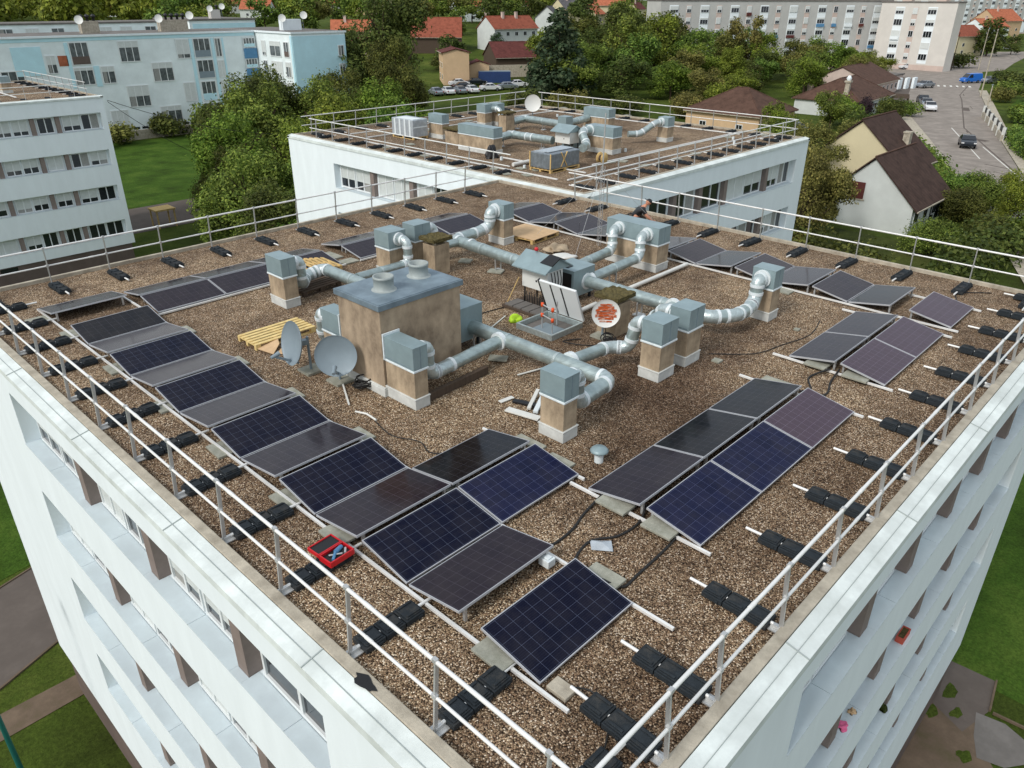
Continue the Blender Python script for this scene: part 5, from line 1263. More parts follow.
for i, (x, y, h, w_) in enumerate(spec):
    mt = ['leafA', 'leafB', 'leafC', 'leafA', 'leafD', 'leafB', 'leafC'][(i * 5 + 3) % 7]
    nm_ = {'leafA': 'mid green', 'leafB': 'dark green', 'leafC': 'bright green', 'leafD': 'olive green'}[mt]
    tree(x, y, h * 1.05, w_ * 1.08, 'round', mt, 1, f'{nm_} rounded tree in the wood behind the second roof', group=FG)
tree(138, 118, 19, 13, 'cone', 'leafE', 1, 'dark blue green conifer at the left edge of the wood')
tree(164, 90, 11, 6.5, 'tall', 'leafC', 0, 'pale green pointed tree right behind the brown hipped roof')
tree(212, 113, 16, 12, 'sparse', 'leafD', 1, 'loose crowned dark tree in front of the long grey block')
tree(112, 88, 5, 8, 'bush', 'leafB', 1, 'dark bush just beyond the far corner rail of the second roof', 'bush', name='bush')
for i, (x, y, h, w_) in enumerate([(120, 100, 5, 9), (128, 92, 4.5, 9), (134, 82, 5, 8), (116, 108, 5, 8), (140, 74, 5, 7)]): tree(x, y, h, w_, 'bush', 'leafB' if i % 2 else 'leafD', 1, f'low thicket right behind the back rail of the second roof, {ORD[i]} of five', 'bush', name='bush')
# trees around the near right houses
tree(62.5, 26, 10, 7.0, 'round', 'leafD', 0, 'olive leafy tree touching the right corner of the second block')
tree(70, 32, 9.5, 7.5, 'round', 'leafD', 0, 'big olive brown tree before the cream gable')
tree(72.5, 29.5, 8.3, 6.5, 'sparse', 'leafD', 0, 'loose olive tree with gaps right before the cream gable')
tree(84, 36, 9, 8, 'round', 'leafD', 0, 'yellowish green tree left of the cream gable top')
tree(95, 44, 7, 7, 'round', 'leafA', 1, 'green tree in front of the second hipped roof house')
tree(108, 50, 6, 7, 'bush', 'leafB', 1, 'round dark bush before the wall of the second hipped house', 'bush', name='bush')
tree(118, 56, 6.5, 6, 'round', 'leafC', 1, 'bright green shrub tree at the left corner of the second hipped house')
tree(152, 55, 4.8, 5, 'bush', 'leafF', 1, 'purple leaved bush before the second hipped house', 'bush', name='bush')
tree(146, 57, 6, 7, 'bush', 'leafC', 1, 'bright bush at the near corner of the second hipped house', 'bush', name='bush')
tree(158, 53, 4.5, 6, 'bush', 'leafB', 1, 'dark bush right of the purple leaved one', 'bush', name='bush')
tree(139, 56, 6.5, 7.5, 'round', 'leafA', 1, 'rounded green tree between the two hipped roofs')
tree(166, 52, 3.5, 6, 'bush', 'leafA', 1, 'green bush between the timber pergola and the cream gable', 'bush', name='bush')
tree(120, 44, 5, 8, 'bush', 'leafD', 1, 'olive thicket behind the cream gabled house', 'bush', name='bush')
tree(130, 47, 5, 8, 'bush', 'leafB', 1, 'dark thicket behind the cream gabled house', 'bush', name='bush')
tree(74.5, 19.0, 3.6, 5.6, 'bush', 'leafA', 0, 'bluish green shrub at the foot of the white gable wall', 'bush', name='bush')
tree(88, 15.2, 6.2, 6.0, 'round', 'leafC', 0, 'young yellow green tree by the pavement right of the white house')
tree(93, 19, 4.5, 6.5, 'bush', 'leafA', 0, 'leafy shrub by the street beside the front windows of the white house', 'bush', name='bush')
tree(82, 13.0, 4, 5, 'bush', 'leafC', 0, 'light green shrub below the young yellow green tree', 'bush', name='bush')
tree(88, 20.5, 3.6, 6, 'bush', 'leafB', 0, 'dark bush against the front corner of the white gabled house', 'bush', name='bush')
tree(93, 22.5, 4.5, 6, 'bush', 'leafA', 0, 'green bush under the right end of the dark tiled roof', 'bush', name='bush')
tree(80, 15.5, 3.4, 6.5, 'bush', 'leafB', 0, 'low dark bush in front of the white house windows', 'bush', name='bush')
hedge([(101, 27), (107, 30), (113, 33), (120, 37)], 3.8, 3.2, 'leafA', 'tall bushy hedge between the dark tiled roof and the street', 9000, .24)
hedge([(97, 25.2), (101, 27)], 2.6, 2.6, 'leafC', 'light green end of the hedge beside the dark tiled roof', 3500, .2)
hedge([(124, 19.5), (136, 25.5), (150, 30.0)], 2.4, 2.2, 'leafA', 'trimmed green hedge along the right side of the street', 7000, .2)
hedge([(60, 13.5), (72, 15), (84, 11.5)], 4, 2.6, 'leafB', 'dark hedge between the guardrail and the street, in deep shade', 6000, .2)
hedge([(30, 14), (44, 13), (58, 11)], 4, 3.0, 'leafB', 'dark thick hedge just below the right roof edge', 12000, .16)
hedge([(26, 20.5 - 6), (40, 20.8 - 5), (52, 19 - 4)], 3, 3.0, 'leafB', 'dark shrub row at the foot of the right wall of the second block', 9000, .16)
hedge([(46.5, 17), (58, 18), (62, 28)], 3.4, 3.6, 'leafB', 'dark shrubs in the shade right of the second block corner', 9000, .16)
for i, (x, y, h, w_, mt) in enumerate([(160, 26, 3, 6, 'leafB'), (172, 33, 3, 7, 'leafA'), (182, 37, 2.6, 5, 'leafC'), (205, 45.5, 3.5, 6, 'leafD'), (216, 47, 4, 7, 'leafA'), (226, 48, 4, 8, 'leafB'), (236, 50, 4.5, 9, 'leafB'), (250, 56, 4, 8, 'leafB'), (212, 40, 4, 8, 'leafB'), (150, 22, 2.5, 6, 'leafA'), (196, 36, 3, 8, 'leafA'), (230, 40, 4, 9, 'leafA'), (250, 48, 4, 9, 'leafB')]):
    tree(x, y, h, w_, 'bush', mt, 2, f'garden bush beyond the fence on the right of the street, {ORD[i]} from the near end', 'bush', name='bush', group='garden bushes right of the street')
tree(301, 96, 13, 13, 'sparse', 'leafF', 1, 'dark purple leaved tree before the pinkish block'); tree(299, 97, 10, 9, 'round', 'leafF', 2, 'dense dark purple crown low in front of the pinkish block')
tree(302, 82, 5, 11, 'bush', 'leafB', 2, 'large dark round bush at the street junction', 'bush', name='bush')
tree(298, 113, 6, 9, 'bush', 'leafB', 2, 'dark round bush at the corner between grey and pinkish block', 'bush', name='bush'); tree(292, 117, 5, 6, 'bush', 'leafB', 2, 'smaller dark bush left of the corner bush', 'bush', name='bush')
tree(372, 92, 14, 11, 'tall', 'leafB', 2, 'tall dark tree beside the far right houses'); tree(420, 99, 9, 9, 'round', 'leafC', 2, 'yellow green tree on the far right beside the sloping street')
tree(392, 88, 8, 9, 'round', 'leafB', 2, 'dark small tree by the far right street')
# belt of round trees behind the blue block, and woods on the skyline
for i in range(22):
    t = i / 21; x = 118 + 170 * t * .9 + jit(4); y = 262 + 5 * math.sin(i) - 18 * t + jit(6)
    tree(x, y, 13 + jit(1.5), 13.5 + jit(2), 'round', ['leafA', 'leafC', 'leafA', 'leafD'][i % 4], 2, 'round crowned tree in the long row behind the pale blue block and the houses', group='row of round trees behind the blue block')
for i, (x, y, h, w_, mt) in enumerate([(158, 176, 8, 10, 'leafB'), (150, 170, 6, 8, 'leafB'), (222, 220, 13, 14, 'leafB'), (236, 216, 12, 12, 'leafB'), (196, 214, 9, 9, 'leafA'), (206, 200, 8, 8, 'leafB'), (246, 200, 12, 10, 'leafB'), (232, 186, 13, 12, 'leafB'), (252, 186, 10, 12, 'leafA'), (180, 178, 6, 6, 'leafE'), (268, 196, 11, 12, 'leafC'), (290, 200, 10, 12, 'leafD')]):
    tree(x, y, h, w_, 'round', mt, 2, f'garden tree among the red roofed houses, {ORD[i]} from the left', group='garden trees among the red roofed houses')
def wood_mass(name, seed, n, d0, d1, r0, r1, h, label, mat):
    r = random.Random(seed); lob = []
    for k in range(n):
        d = r.uniform(d0, d1); ll = d * r.uniform(r0, r1); x = .7231 * d + .692 * ll; y = .6907 * d - .722 * ll
        hh = h * r.uniform(.7, 1.2); z = TZ(x, y)
        for q_ in range(3): lob.append((x + r.uniform(-3, 3), y + r.uniform(-3, 3), z + hh * (.35 + .2 * q_), hh * .36))
    x0, y0 = lob[0][0], lob[0][1]
    me = crown_mesh(name, [(a - x0, b_ - y0, c, dd) for a, b_, c, dd in lob], n * 520, .85, seed, M[mat]); o = bpy.data.objects.new(name, me); COL.objects.link(o); o.location = (x0, y0, 0)
    tag(o, label, 'wood', kind='stuff')
wood_mass('distant_wood', 1, 130, 420, 620, -.75, .12, 14, 'far wood of mixed green crowns behind the town', 'leafA')
wood_mass('distant_wood', 2, 120, 640, 900, -.75, .3, 17, 'farthest dark wood closing the skyline', 'leafB')
wood_mass('distant_wood', 3, 60, 330, 470, .30, .52, 9, 'mixed green garden crowns beyond the pinkish block', 'leafB')
wood_mass('distant_wood', 4, 90, 520, 900, .26, .75, 14, 'far green wood at the top right', 'leafB')
wood_mass('distant_wood', 5, 60, 300, 420, -.75, -.42, 12, 'green wood behind the blue roofed row at the top left', 'leafC')

# ------------------------------------------------------------------ pale blue slab blocks behind
def far_block(name, label, mats, boxes, win=(), loc=None):
    b = empty('apartment_block', loc, label, 'building'); return b
b4 = empty('apartment_block', (10, 131, G), 'long pale blue and white apartment block behind the lawn, shuttered windows and loggias', 'building')
ZB = 1.5; FY = 131
m = MB(); m.box((10, FY, G), (72.8, FY + 12, ZB)); m.box((72.9, 119.5, G), (83.3, FY + 12.5, ZB - .01)); m.build('wall', M['facb4'], b4)
m = MB(); m.box((9.8, FY - .25, ZB), (72.6, FY + 12.2, ZB + .28)); m.box((72.7, 119.3, ZB + .001), (83.5, FY + 12.7, ZB + .281)); m.build('coping', M['white'], b4)
m = MB(); m.box((10.2, FY + .1, ZB + .282), (72.4, FY + 11.9, ZB + .31)); m.box((73.0, 119.6, ZB + .283), (83.2, FY + 12.4, ZB + .311)); m.build('roof', M['roofgrey'], b4)
m = MB(); m.box((10.1, FY - .06, ZB - .5), (72.7, FY + .0, ZB - .05)); m.build('cornice', M['blue'], b4)
m = MB(); m.box((72.95, 119.42, G + 2), (83.25, 119.51, ZB - .35)); m.build('end_cladding', M['blue'], b4)
m = MB(); m.box((10, FY - .5, G), (72.4, FY, G + 1.4)); m.build('base_wall', M['kerb'], b4)
m = MB()
for k in range(24): m.box((36 + k * 1.35, FY - .02, -12.1), (37 + k * 1.35, FY + .02, -11.75)) if 36 + k * 1.35 < 68 else None
m.build('cellar_window', M['glass'], b4)
def win(parent, x0, x1, z0, z1, y=FY, kind='w', seed=0, ax='y', n=2):
    r = random.Random(seed)
    def B(m, a0, a1, za, zb, d0, d1):
        if ax == 'y': m.box((a0, y + d0, za), (a1, y + d1, zb))
        else: m.box((y + d0, a0, za), (y + d1, a1, zb))
    f = MB(); t = .12
    B(f, x0, x1, z0, z0 + t, -.1, -.02); B(f, x0, x1, z1 - t, z1, -.1, -.02); B(f, x0, x0 + t, z0 + t, z1 - t, -.1, -.02); B(f, x1 - t, x1, z0 + t, z1 - t, -.1, -.02)
    for k in range(1, n): c = x0 + (x1 - x0) * k / n; B(f, c - .05, c + .05, z0 + t, z1 - t, -.09, -.025)
    wo = f.build('window', M['wframe'], parent)
    sh = {'w': r.choice([.15, .3, .5, .0]), 's': r.choice([.8, 1, 1]), 'l': 0}[kind]
    zc = z0 + t + (z1 - z0 - 2 * t) * (1 - sh)
    if sh < 1:
        g = MB(); B(g, x0 + t, x1 - t, z0 + t, zc, -.05, -.01); g.build('pane', M['glass2'], wo)
        if kind == 'l':
            g = MB(); B(g, x0 + t, x1 - t, z0 + t, z0 + (z1 - z0) * .38, -.12, -.052); g.build('balustrade', M[r.choice(['gfloor', 'dish', 'blue'])], wo)
        elif r.random() < .6:
            g = MB(); B(g, x0 + t + .1, x0 + t + (x1 - x0) * .3, z0 + t, zc, -.06, -.051); g.build('curtain', M['curtain'], wo)
    if sh > 0:
        g = MB(); B(g, x0 + t, x1 - t, zc, z1 - t, -.08, -.011)
        g.build('shutter', M['shutter'], wo)
W4 = [('l', 42.7, 45.4, -2.3, .85), ('w', 49.7, 52.8, -2.2, .8), ('w', 42.6, 45.4, -5.1, -2.6), ('w', 46.5, 48.5, -5.1, -2.6), ('w', 54.2, 57.6, -5.3, -2.45), ('w', 49.7, 53.1, -8.8, -5.6), ('s', 46.5, 49.2, -11.6, -9),
      ('s', 58.7, 60.9, -2.1, .8), ('l', 61.6, 64.5, -2.1, .85), ('w', 65.3, 66.4, -2.1, .8), ('l', 61.7, 64.6, -5.3, -2.4), ('s', 65.3, 66.5, -5.3, -2.6), ('s', 58.8, 60.8, -8.6, -5.7), ('l', 61.8, 64.4, -8.8, -5.7), ('s', 65.3, 66.4, -8.6, -5.7), ('w', 54.3, 57.8, -11.5, -9),
      ('w', 39.2, 40.6, -3.3, -.8), ('l', 33, 36, -5.3, -2.6), ('w', 28, 31, -2.2, .8), ('s', 23, 26, -2.2, .8), ('l', 61.6, 64.4, -12.0, -9.1)]
for i, (k, x0, x1, z0, z1) in enumerate(W4): win(b4, x0, x1, z0, z1, FY, k, i, n=3 if x1 - x0 > 2.6 else 2)
for (x0, x1, z0, z1, mt) in ((35.0, 38.9, -3.4, .4, 'blue'), (40.9, 42.2, -2.3, -.9, 'torange'), (45.5, 46.3, -5.4, -2.5, 'blue'), (61.0, 61.5, -12, .8, 'blue'), (64.7, 65.2, -12, .8, 'blue'), (42.1, 42.6, -5.4, .8, 'blue'), (66.6, 66.9, -12, .8, 'blue')):
    m = MB(); m.box((x0, FY - .07, z0), (x1, FY - .015, z1)); m.build('coloured_panel', M[mt], b4)
for z0, z1 in ((-2.56, -.99), (-5.73, -4.2), (-9.48, -7.5)):
    m = MB(); m.box((70.4, FY - .3, z0), (72.7, FY - .02, z1)); m.build('coloured_panel', M['blue2'], b4)
m = MB(); m.box((72.8, 119.5, G + 1), (72.898, 120.0, ZB - .3)); m.build('corner_post', M['blue'], b4)
for z0, z1 in ((-.85, .7), (-4.1, -2.6), (-7.4, -5.8)): win(b4, 70.4, 72.6, z0, z1, FY - .1, 'l', 3, n=4)
for i in range(4):
    for j, (y0, y1) in enumerate(((120.6, 122.2), (123.2, 126.6), (127.9, 129.2))): win(b4, y0, y1, -2.1 - 3.1 * i, .3 - 3.1 * i, 72.9, 'lws'[(i + j) % 3], i * 3 + j, ax='x')
for i in range(4): win(b4, 81.6, 82.8, -2.2 - 2.9 * i, -.4 - 2.9 * i, 119.42, 'w', i)
def roofstack(x, y, z, label, w_=3.2, pots=4, dishes=2, wall='kerb'):
    c = empty('chimney_stack', (x, y, z), label, 'chimney')
    m = MB(); m.box((x, y, z), (x + w_, y + 1.2, z + 1.7)); m.build('shaft', M[wall], c)
    for k in range(pots):
        q = MB(); px = x + .4 + k * (w_ - .8) / max(1, pots - 1); q.lathe((px, y + .6, z + 1.7), [(.2, 0), (.2, .5), (.36, .5), (.36, .75), (.1, .95), (0, .95)], 10); q.build('chimney_pot', M['black'], c)
    for k in range(dishes): dish((x - .3 + k * (w_ + .6), y - .5, z + 1.9 + .4 * k), (-.5, -.85, .2), .6, (x - .3 + k * (w_ + .6), y - .1), label.replace('chimney stack', 'dish by the chimney stack') + f', {["left", "right"][k % 2]} dish', mat='dishw', lnb=False)
roofstack(46.5, 135, ZB + .3, 'pale chimney stack on the left of the blue block roof', 2.6, 3, 1)
roofstack(58.6, 135, ZB + .3, 'wide chimney stack in the middle of the blue block roof', 4.6, 5, 2)
roofstack(75.5, 126, ZB + .3, 'white chimney stack on the blue end block roof', 3.6, 0, 2, 'white')
b5_ = empty('apartment_block', (20, 176, G), 'white apartment block with a sky blue clad end, second row at the top left', 'building')
m = MB(); m.box((8, 176, G), (80, 187, 2.0)); m.box((80.01, 170, G), (95, 187, 2.35)); m.build('wall', M['facb4'], b5_)
m = MB(); m.box((7.8, 175.8, 2.0), (80, 187.2, 2.3)); m.box((79.8, 169.8, 2.36), (95.2, 187.2, 2.7)); m.build('roof', M['roofgrey'], b5_)
m = MB(); m.box((80.6, 169.93, G), (94.9, 169.998, 1.8)); m.build('end_cladding', M['blue'], b5_)
for i, x in enumerate((46, 50.5, 55, 64, 68, 73)): 
    for j in range(2): win(b5_, x, x + 2.4, -.9 - 3 * j, 1.4 - 3 * j, 176, 'wsl'[(i + j) % 3], i)
roofstack(86, 172, 2.7, 'thin chimney stack on the sky blue clad block', 2.2, 2, 2, 'pinkw')
roofstack(25, 180, 2.3, 'beige chimney stack at the far left of the second row', 3.2, 2, 1)
tower(95.6, 103, 172, 178, 'blank white cube building right of the sky blue clad block', zc=15, zt=15.3, sk=1, zoff=G) if False else None

# ------------------------------------------------------------------ grey and pinkish blocks at the top right
def long_block(p0, p1, depth, zt, wall, label, rows, seed, names=('wide', 'narrow'), pitch=3.3, start=3):
    p0 = Vector((*p0, 0)); p1 = Vector((*p1, 0)); L = (p1 - p0).length; u = (p1 - p0).normalized()
    b = empty('apartment_block', (p0.x, p0.y, G), label, 'building', None, math.atan2(u.y, u.x))
    H_ = zt - G
    m = MB(); m.box((0, 0, 0), (L, depth, H_)); m.build('wall', M[wall], b, local=True)
    m = MB(); m.box((-.2, -.2, H_), (L + .2, depth + .2, H_ + .4)); m.build('roof', M['roofgrey'], b, local=True)
    m = MB(); m.box((0, -.08, 0), (L, -.001, 1.6)); m.build('base_wall', M['pinkh'], b, local=True)
    r = random.Random(seed); x = start; i = 0
    while x < L - 4:
        w_ = 3.0 if i % 2 == 0 else 1.8
        strip = MB(); strip.box((x, -.04, 2.0), (x + w_, -.002, H_ - 1.2)); strip.build('window_bay', M['pinkh' if i % 2 else 'white'], b, local=True)
        for k in range(rows):
            z0 = H_ - 3.3 - k * pitch; 
            if z0 < 1.5: continue
            f = MB(); f.box((x + .1, -.14, z0), (x + w_ - .1, -.045, z0 + 1.9)); wo = f.build('window', M['wframe'], b, local=True)
            sh = r.choice([1, .6, .3, 0, .5]); n = 3 if w_ > 2 else 2
            if sh < 1:
                g = MB()
                for q in range(n): ww = (w_ - .4) / n; g.box((x + .2 + q * ww + .05, -.17, z0 + .12), (x + .2 + (q + 1) * ww - .05, -.141, z0 + .12 + 1.66 * (1 - sh)))
                g.build('pane', M['glass'], wo, local=True)
            if sh > 0:
                g = MB(); g.box((x + .2, -.2, z0 + .12 + 1.68 * (1 - sh)), (x + w_ - .2, -.142, z0 + 1.8)); g.build('shutter', M['shutter'], wo, local=True)
            if r.random() < .15:
                g = MB(); g.box((x + .1, -.5, z0 - .9), (x + w_ - .1, -.15, z0 - .0)); g.build('balcony_panel', M[r.choice(['blue2', 'tmaroon', 'white'])], b, local=True)
        x += w_ + (2.6 if i % 2 == 0 else 3.0); i += 1
    for k in range(int(L / 11)):
        m = MB(); m.box((5 + k * 11, 3, H_ + .4), (8 + k * 11, 5, H_ + 2.0)); m.build('chimney', M['pinkh'], b, local=True)
    return b
long_block((221, 148), (290.5, 103.5), 11, 6.2, 'facb5', 'long light grey apartment block at the top right, five storeys', 5, 4)
long_block((284, 104.5), (280.5, 80.5), 5, 5.9, 'pinkw', 'tall pinkish white apartment block next to the grey one', 5, 6, start=5)
long_block((330, 190), (395, 120), 12, 7.5, 'pinkw', 'pinkish apartment block rising behind the grey one, only its top visible', 5, 9)
long_block((520, 175), (640, 120), 14, 14, 'facb5', 'faint grey long building in the top right corner', 6, 12)

# ------------------------------------------------------------------ houses
def house(x, y, rz, L, D, eave, ridge, wall, roof, label, hip=0, wins=2, chim=1, z=None, base=0, o=.45, cat='house', floors=1, chimpos=None):
    """ridge along local X; origin at the middle of the plan"""
    z = TZ(x, y) if z is None else z
    h = empty('house', (x, y, z), label, cat, None, R_(rz))
    m = MB(); hx, hy = L / 2, D / 2
    vs = [(-hx, -hy, -1), (hx, -hy, -1), (hx, hy, -1), (-hx, hy, -1), (-hx, -hy, eave), (hx, -hy, eave), (hx, hy, eave), (-hx, hy, eave)]
    fs = [(0, 1, 5, 4), (2, 3, 7, 6)]
    if hip: fs += [(1, 2, 6, 5), (3, 0, 4, 7)]
    else: vs += [(-hx, 0, ridge - .12), (hx, 0, ridge - .12)]; fs += [(1, 2, 6, 9, 5), (3, 0, 4, 8, 7)]
    m.add(vs, fs); m.build('wall', M[wall], h, local=True)
    k = (ridge - eave) / hy; ez = eave - o * k; hr = hx - hip * hy if hip else hx + o * .6
    m = MB(); X = hx + (o if hip else o * .6); Y = hy + o; t = .16
    top = [(-X, -Y, ez + t), (X, -Y, ez + t), (X, Y, ez + t), (-X, Y, ez + t), (-hr, 0, ridge + t), (hr, 0, ridge + t)]
    bot = [(a, b_, c - t) for a, b_, c in top]
    F = [(0, 1, 5, 4), (2, 3, 4, 5)] + ([(1, 2, 5), (3, 0, 4)] if hip else [])
    m.add(top + bot, F + [tuple(i + 6 for i in f[::-1]) for f in F] + [(0, 6, 7, 1), (2, 8, 9, 3)] + ([(1, 7, 8, 2), (3, 9, 6, 0)] if hip else [(1, 7, 11, 5), (5, 11, 8, 2), (3, 9, 10, 4), (4, 10, 6, 0)]))
    ro = m.build('roof', M[roof], h, local=True)
    m = MB(); m.tube([(-hr, 0, ridge + t), (hr, 0, ridge + t)], .1, 6)
    if hip:
        for sx in (-1, 1):
            for sy in (-1, 1): m.tube([(sx * hr, 0, ridge + t), (sx * X, sy * Y, ez + t)], .09, 6)
    m.build('ridge_tile', M['tbrown' if 'brown' in roof or 'dark' in roof else roof], ro, local=True)
    for c in range(chim):
        cx, cy = chimpos or ((-.3 + .6 * c) * hr, -.18 * hy); cz = ridge - abs(cy) * k; ct = ridge + 1.1 if not chimpos else cz + 1.2
        m = MB(); m.box((cx - .4, cy - .35, cz - .4), (cx + .4, cy + .35, ct)); m.box((cx - .48, cy - .43, ct), (cx + .48, cy + .43, ct + .15)); m.build('chimney', M['kerb' if chimpos else 'pinkh'], ro, local=True)
    for fl in range(floors):
        zz = .9 + fl * 2.7
        if zz + 1.3 > eave + .1: break
        for s in (-1, 1):
            for w_ in range(wins):
                cx = -hx + L * (w_ + .5) / wins; f = MB(); yy = s * hy
                f.box((cx - .65, min(yy, yy + s * .06), zz), (cx + .65, max(yy, yy + s * .06), zz + 1.25)); wo = f.build('window', M['wframe'], h, local=True)
                g = MB(); g.box((cx - .55, min(yy + s * .062, yy + s * .08), zz + .1), (cx - .04, max(yy + s * .062, yy + s * .08), zz + 1.15)); g.box((cx + .04, min(yy + s * .062, yy + s * .08), zz + .1), (cx + .55, max(yy + s * .062, yy + s * .08), zz + 1.15)); g.build('pane', M['glass'], wo, local=True)
    m = MB()
    m.box((-X + .1, -Y - .12, ez - .02), (X - .1, -Y, ez + .1)); m.box((-X + .1, Y, ez - .02), (X - .1, Y + .12, ez + .1)); m.build('gutter', M['kerb'], h, local=True)
    return h
# white house with dark tiled roof, lower and upper volume
H1 = house(84.1, 26.6, 0, 10.5, 8.7, 2.65, 6.75, 'whitew', 'tdark', 'white gabled house with dark brown tiled roof, beside the street', wins=4, chim=0, z=G)
m = MB(); m.box((-5.33, .5, 2.7), (-5.252, 2.0, 4.3)); m.build('shutter_closed', M['tmaroon'], H1, local=True)
m = MB(); m.box((-5.34, .35, 2.55), (-5.252, 2.15, 2.68)); m.build('sill', M['kerb'], H1, local=True)
m = MB()
for x_ in (.4, 2.1, 3.8): m.box((x_, -4.40, .3), (x_ + 1.0, -4.352, 2.1))
m.build('window', M['glass'], H1, local=True)
H2 = house(93.5, 32.2, 0, 9.3, 10.5, 4.2, 8.7, 'creamw', 'tdark', 'cream gabled house with brown tiled roof, taller part behind the white gable', wins=3, chim=1, z=G, chimpos=(.8, -3.2))
# hipped houses
house(125.5, 66.2, 90, 13.5, 12.5, 3.7, 7.0, 'beigew', 'tbrown', 'beige bungalow with dark brown hipped roof, just beyond the second roof', hip=.92, wins=2, chim=0, z=G)
hh = house(165.3, 64.6, 3, 20, 12.5, 3.0, 6.4, 'whitew', 'tbrown', 'pale bungalow with low brown hipped roof and big tapered chimney', hip=.9, wins=5, chim=0, z=G)
m = MB(); m.box((-8.6, -3.4, 2), (-7.4, -2.4, 4.2)); m.box((-8.4, -3.3, 4.2), (-7.6, -2.5, 6.2)); m.box((-8.6, -3.5, 6.2), (-7.4, -2.3, 6.5)); m.build('chimney', M['kerb'], hh, local=True)
m = MB(); m.lathe((-8, -2.9, 6.5), [(.3, 0), (.5, .4), (.2, .9), (0, .9)], 10); m.build('chimney_pot', M['white'], hh, local=True)
house(201, 77, 4, 20, 15, 3.0, 6.3, 'pinkh', 'tbrown', 'long bungalow with dark brown gabled roof and pale pink gable wall', wins=6, chim=0, z=G)
m = MB(); 
for k in range(4): m.box((214 + k * 2.4, 72.5 - k * 1.0, G), (216.2 + k * 2.4, 73.1 - k * 1.0, G + 2.6))
tag(m.build('garage_door', M['white'], loc=(214, 72, G)), 'row of white garage doors beyond the long bungalow', 'garage')
c = empty('garage_row', (213.5, 73.4, G), 'low flat garage block behind the row of white doors', 'garage'); m = MB(); m.box((213.5, 73.4, G), (224, 80, G + 3.0)); m.build('wall', M['pinkh'], c); m = MB(); m.box((213.2, 73.2, G + 3.0), (224.3, 80.3, G + 3.3)); m.build('roof', M['roofgrey'], c)
# pergola / hut in yard
c = empty('timber_shed', (178, 57.5, G), 'brown timber pergola in the yard beside the pale bungalow', 'shed')
m = MB()
for k in range(7): m.bar((176 + k * 1.2, 55.5 + k * .4, G + 2.3), (174.5 + k * 1.2, 61 + k * .4, G + 2.3), .5, .1)
m.build('roof', M['woodw'], c); m = MB()
for x_, y_ in ((176, 55.6), (183, 58), (174.6, 61), (181.8, 63.2)): m.box((x_, y_, G), (x_ + .2, y_ + .2, G + 2.3))
m.build('post', M['woodw'], c)
# left centre town
house(189, 183, 42 - 90 + 40, 17, 9, 5.8, 9.0, 'whitew', 'tred', 'white two storey house with red tiled roof, biggest of the red roofs', wins=5, chim=2, floors=2)
house(171, 196, -44, 15, 13, 4.0, 9.0, 'woodw', 'tred', 'open sided barn with big faded red roof', wins=0, chim=0)
house(166, 157, -28, 16, 12, 3.4, 6.8, 'woodw', 'tmaroon', 'timber barn with maroon sheet roof and dark gable', wins=0, chim=0)
house(140, 154.5, 55, 9, 6.5, 7.2, 8.0, 'beigew', 'tmaroon', 'narrow beige house with lean roof behind the parked cars', wins=2, chim=0, floors=2)
house(146, 152, 55, 5, 5, 4.0, 4.8, 'beigew', 'tmaroon', 'small beige annex with one window, beside the narrow beige house', wins=1, chim=0)
house(152, 214, -38, 12, 8, 5.6, 8.4, 'beigew', 'torange', 'beige house with orange roof left of the huge tree', wins=2, chim=1)
house(142, 197, -38, 14, 9, 3.6, 6.4, 'pinkh', 'tmaroon', 'low house with dark red roof just left of the huge tree', wins=2, chim=0)
house(120, 205, -38, 12, 9, 4, 6.6, 'pinkh', 'tmaroon', 'low red roofed shed row behind the blue end block', wins=2, chim=0)
house(247, 262, -20, 14, 9, 6, 9, 'facb4', 'torange', 'distant pale house with orange roof and dark blue stripe', wins=3, chim=0, floors=2)
house(286, 221, -42, 18, 11, 6.4, 9.4, 'creamw', 'torange', 'cream house with orange roof above the bright wood', wins=4, chim=1, floors=2)
house(271, 227, -10, 12, 10, 5, 8.6, 'creamw', 'tgrey', 'house with grey slate roof left of the cream one', wins=2, chim=1)
house(219, 192, 30, 9, 8, 5.4, 8.8, 'whitew', 'tgrey', 'white gabled house behind the dark conifer', wins=1, chim=0)
house(262, 207, 10, 8, 7, 3.6, 6, 'creamw', 'torange', 'small orange roofed house low in the trees', wins=1, chim=0)
house(330, 215, 40, 13, 9, 6, 9.4, 'whitew', 'tgrey', 'white gabled house left of the long grey block', wins=2, chim=1)
house(350, 214, -45, 13, 9, 5.6, 8.6, 'whitew', 'tmaroon', 'dark red roofed house touching the long grey block', wins=3, chim=2)
rnd = random.Random(77)
for i in range(22):
    d = rnd.uniform(360, 560); ll = d * rnd.uniform(-.55, .22); x = .7231 * d + .692 * ll; y = .6907 * d - .722 * ll
    house(x, y, rnd.uniform(-60, 60), rnd.uniform(10, 15), rnd.uniform(8, 10), rnd.uniform(3.5, 6), rnd.uniform(7, 9.5), rnd.choice(['whitew', 'creamw', 'beigew', 'pinkh']), rnd.choice(['tred', 'torange', 'tmaroon', 'tgrey']),
          'small tiled house among the far trees near the skyline', wins=2, chim=1).__setitem__('group', 'far houses among trees on the skyline')
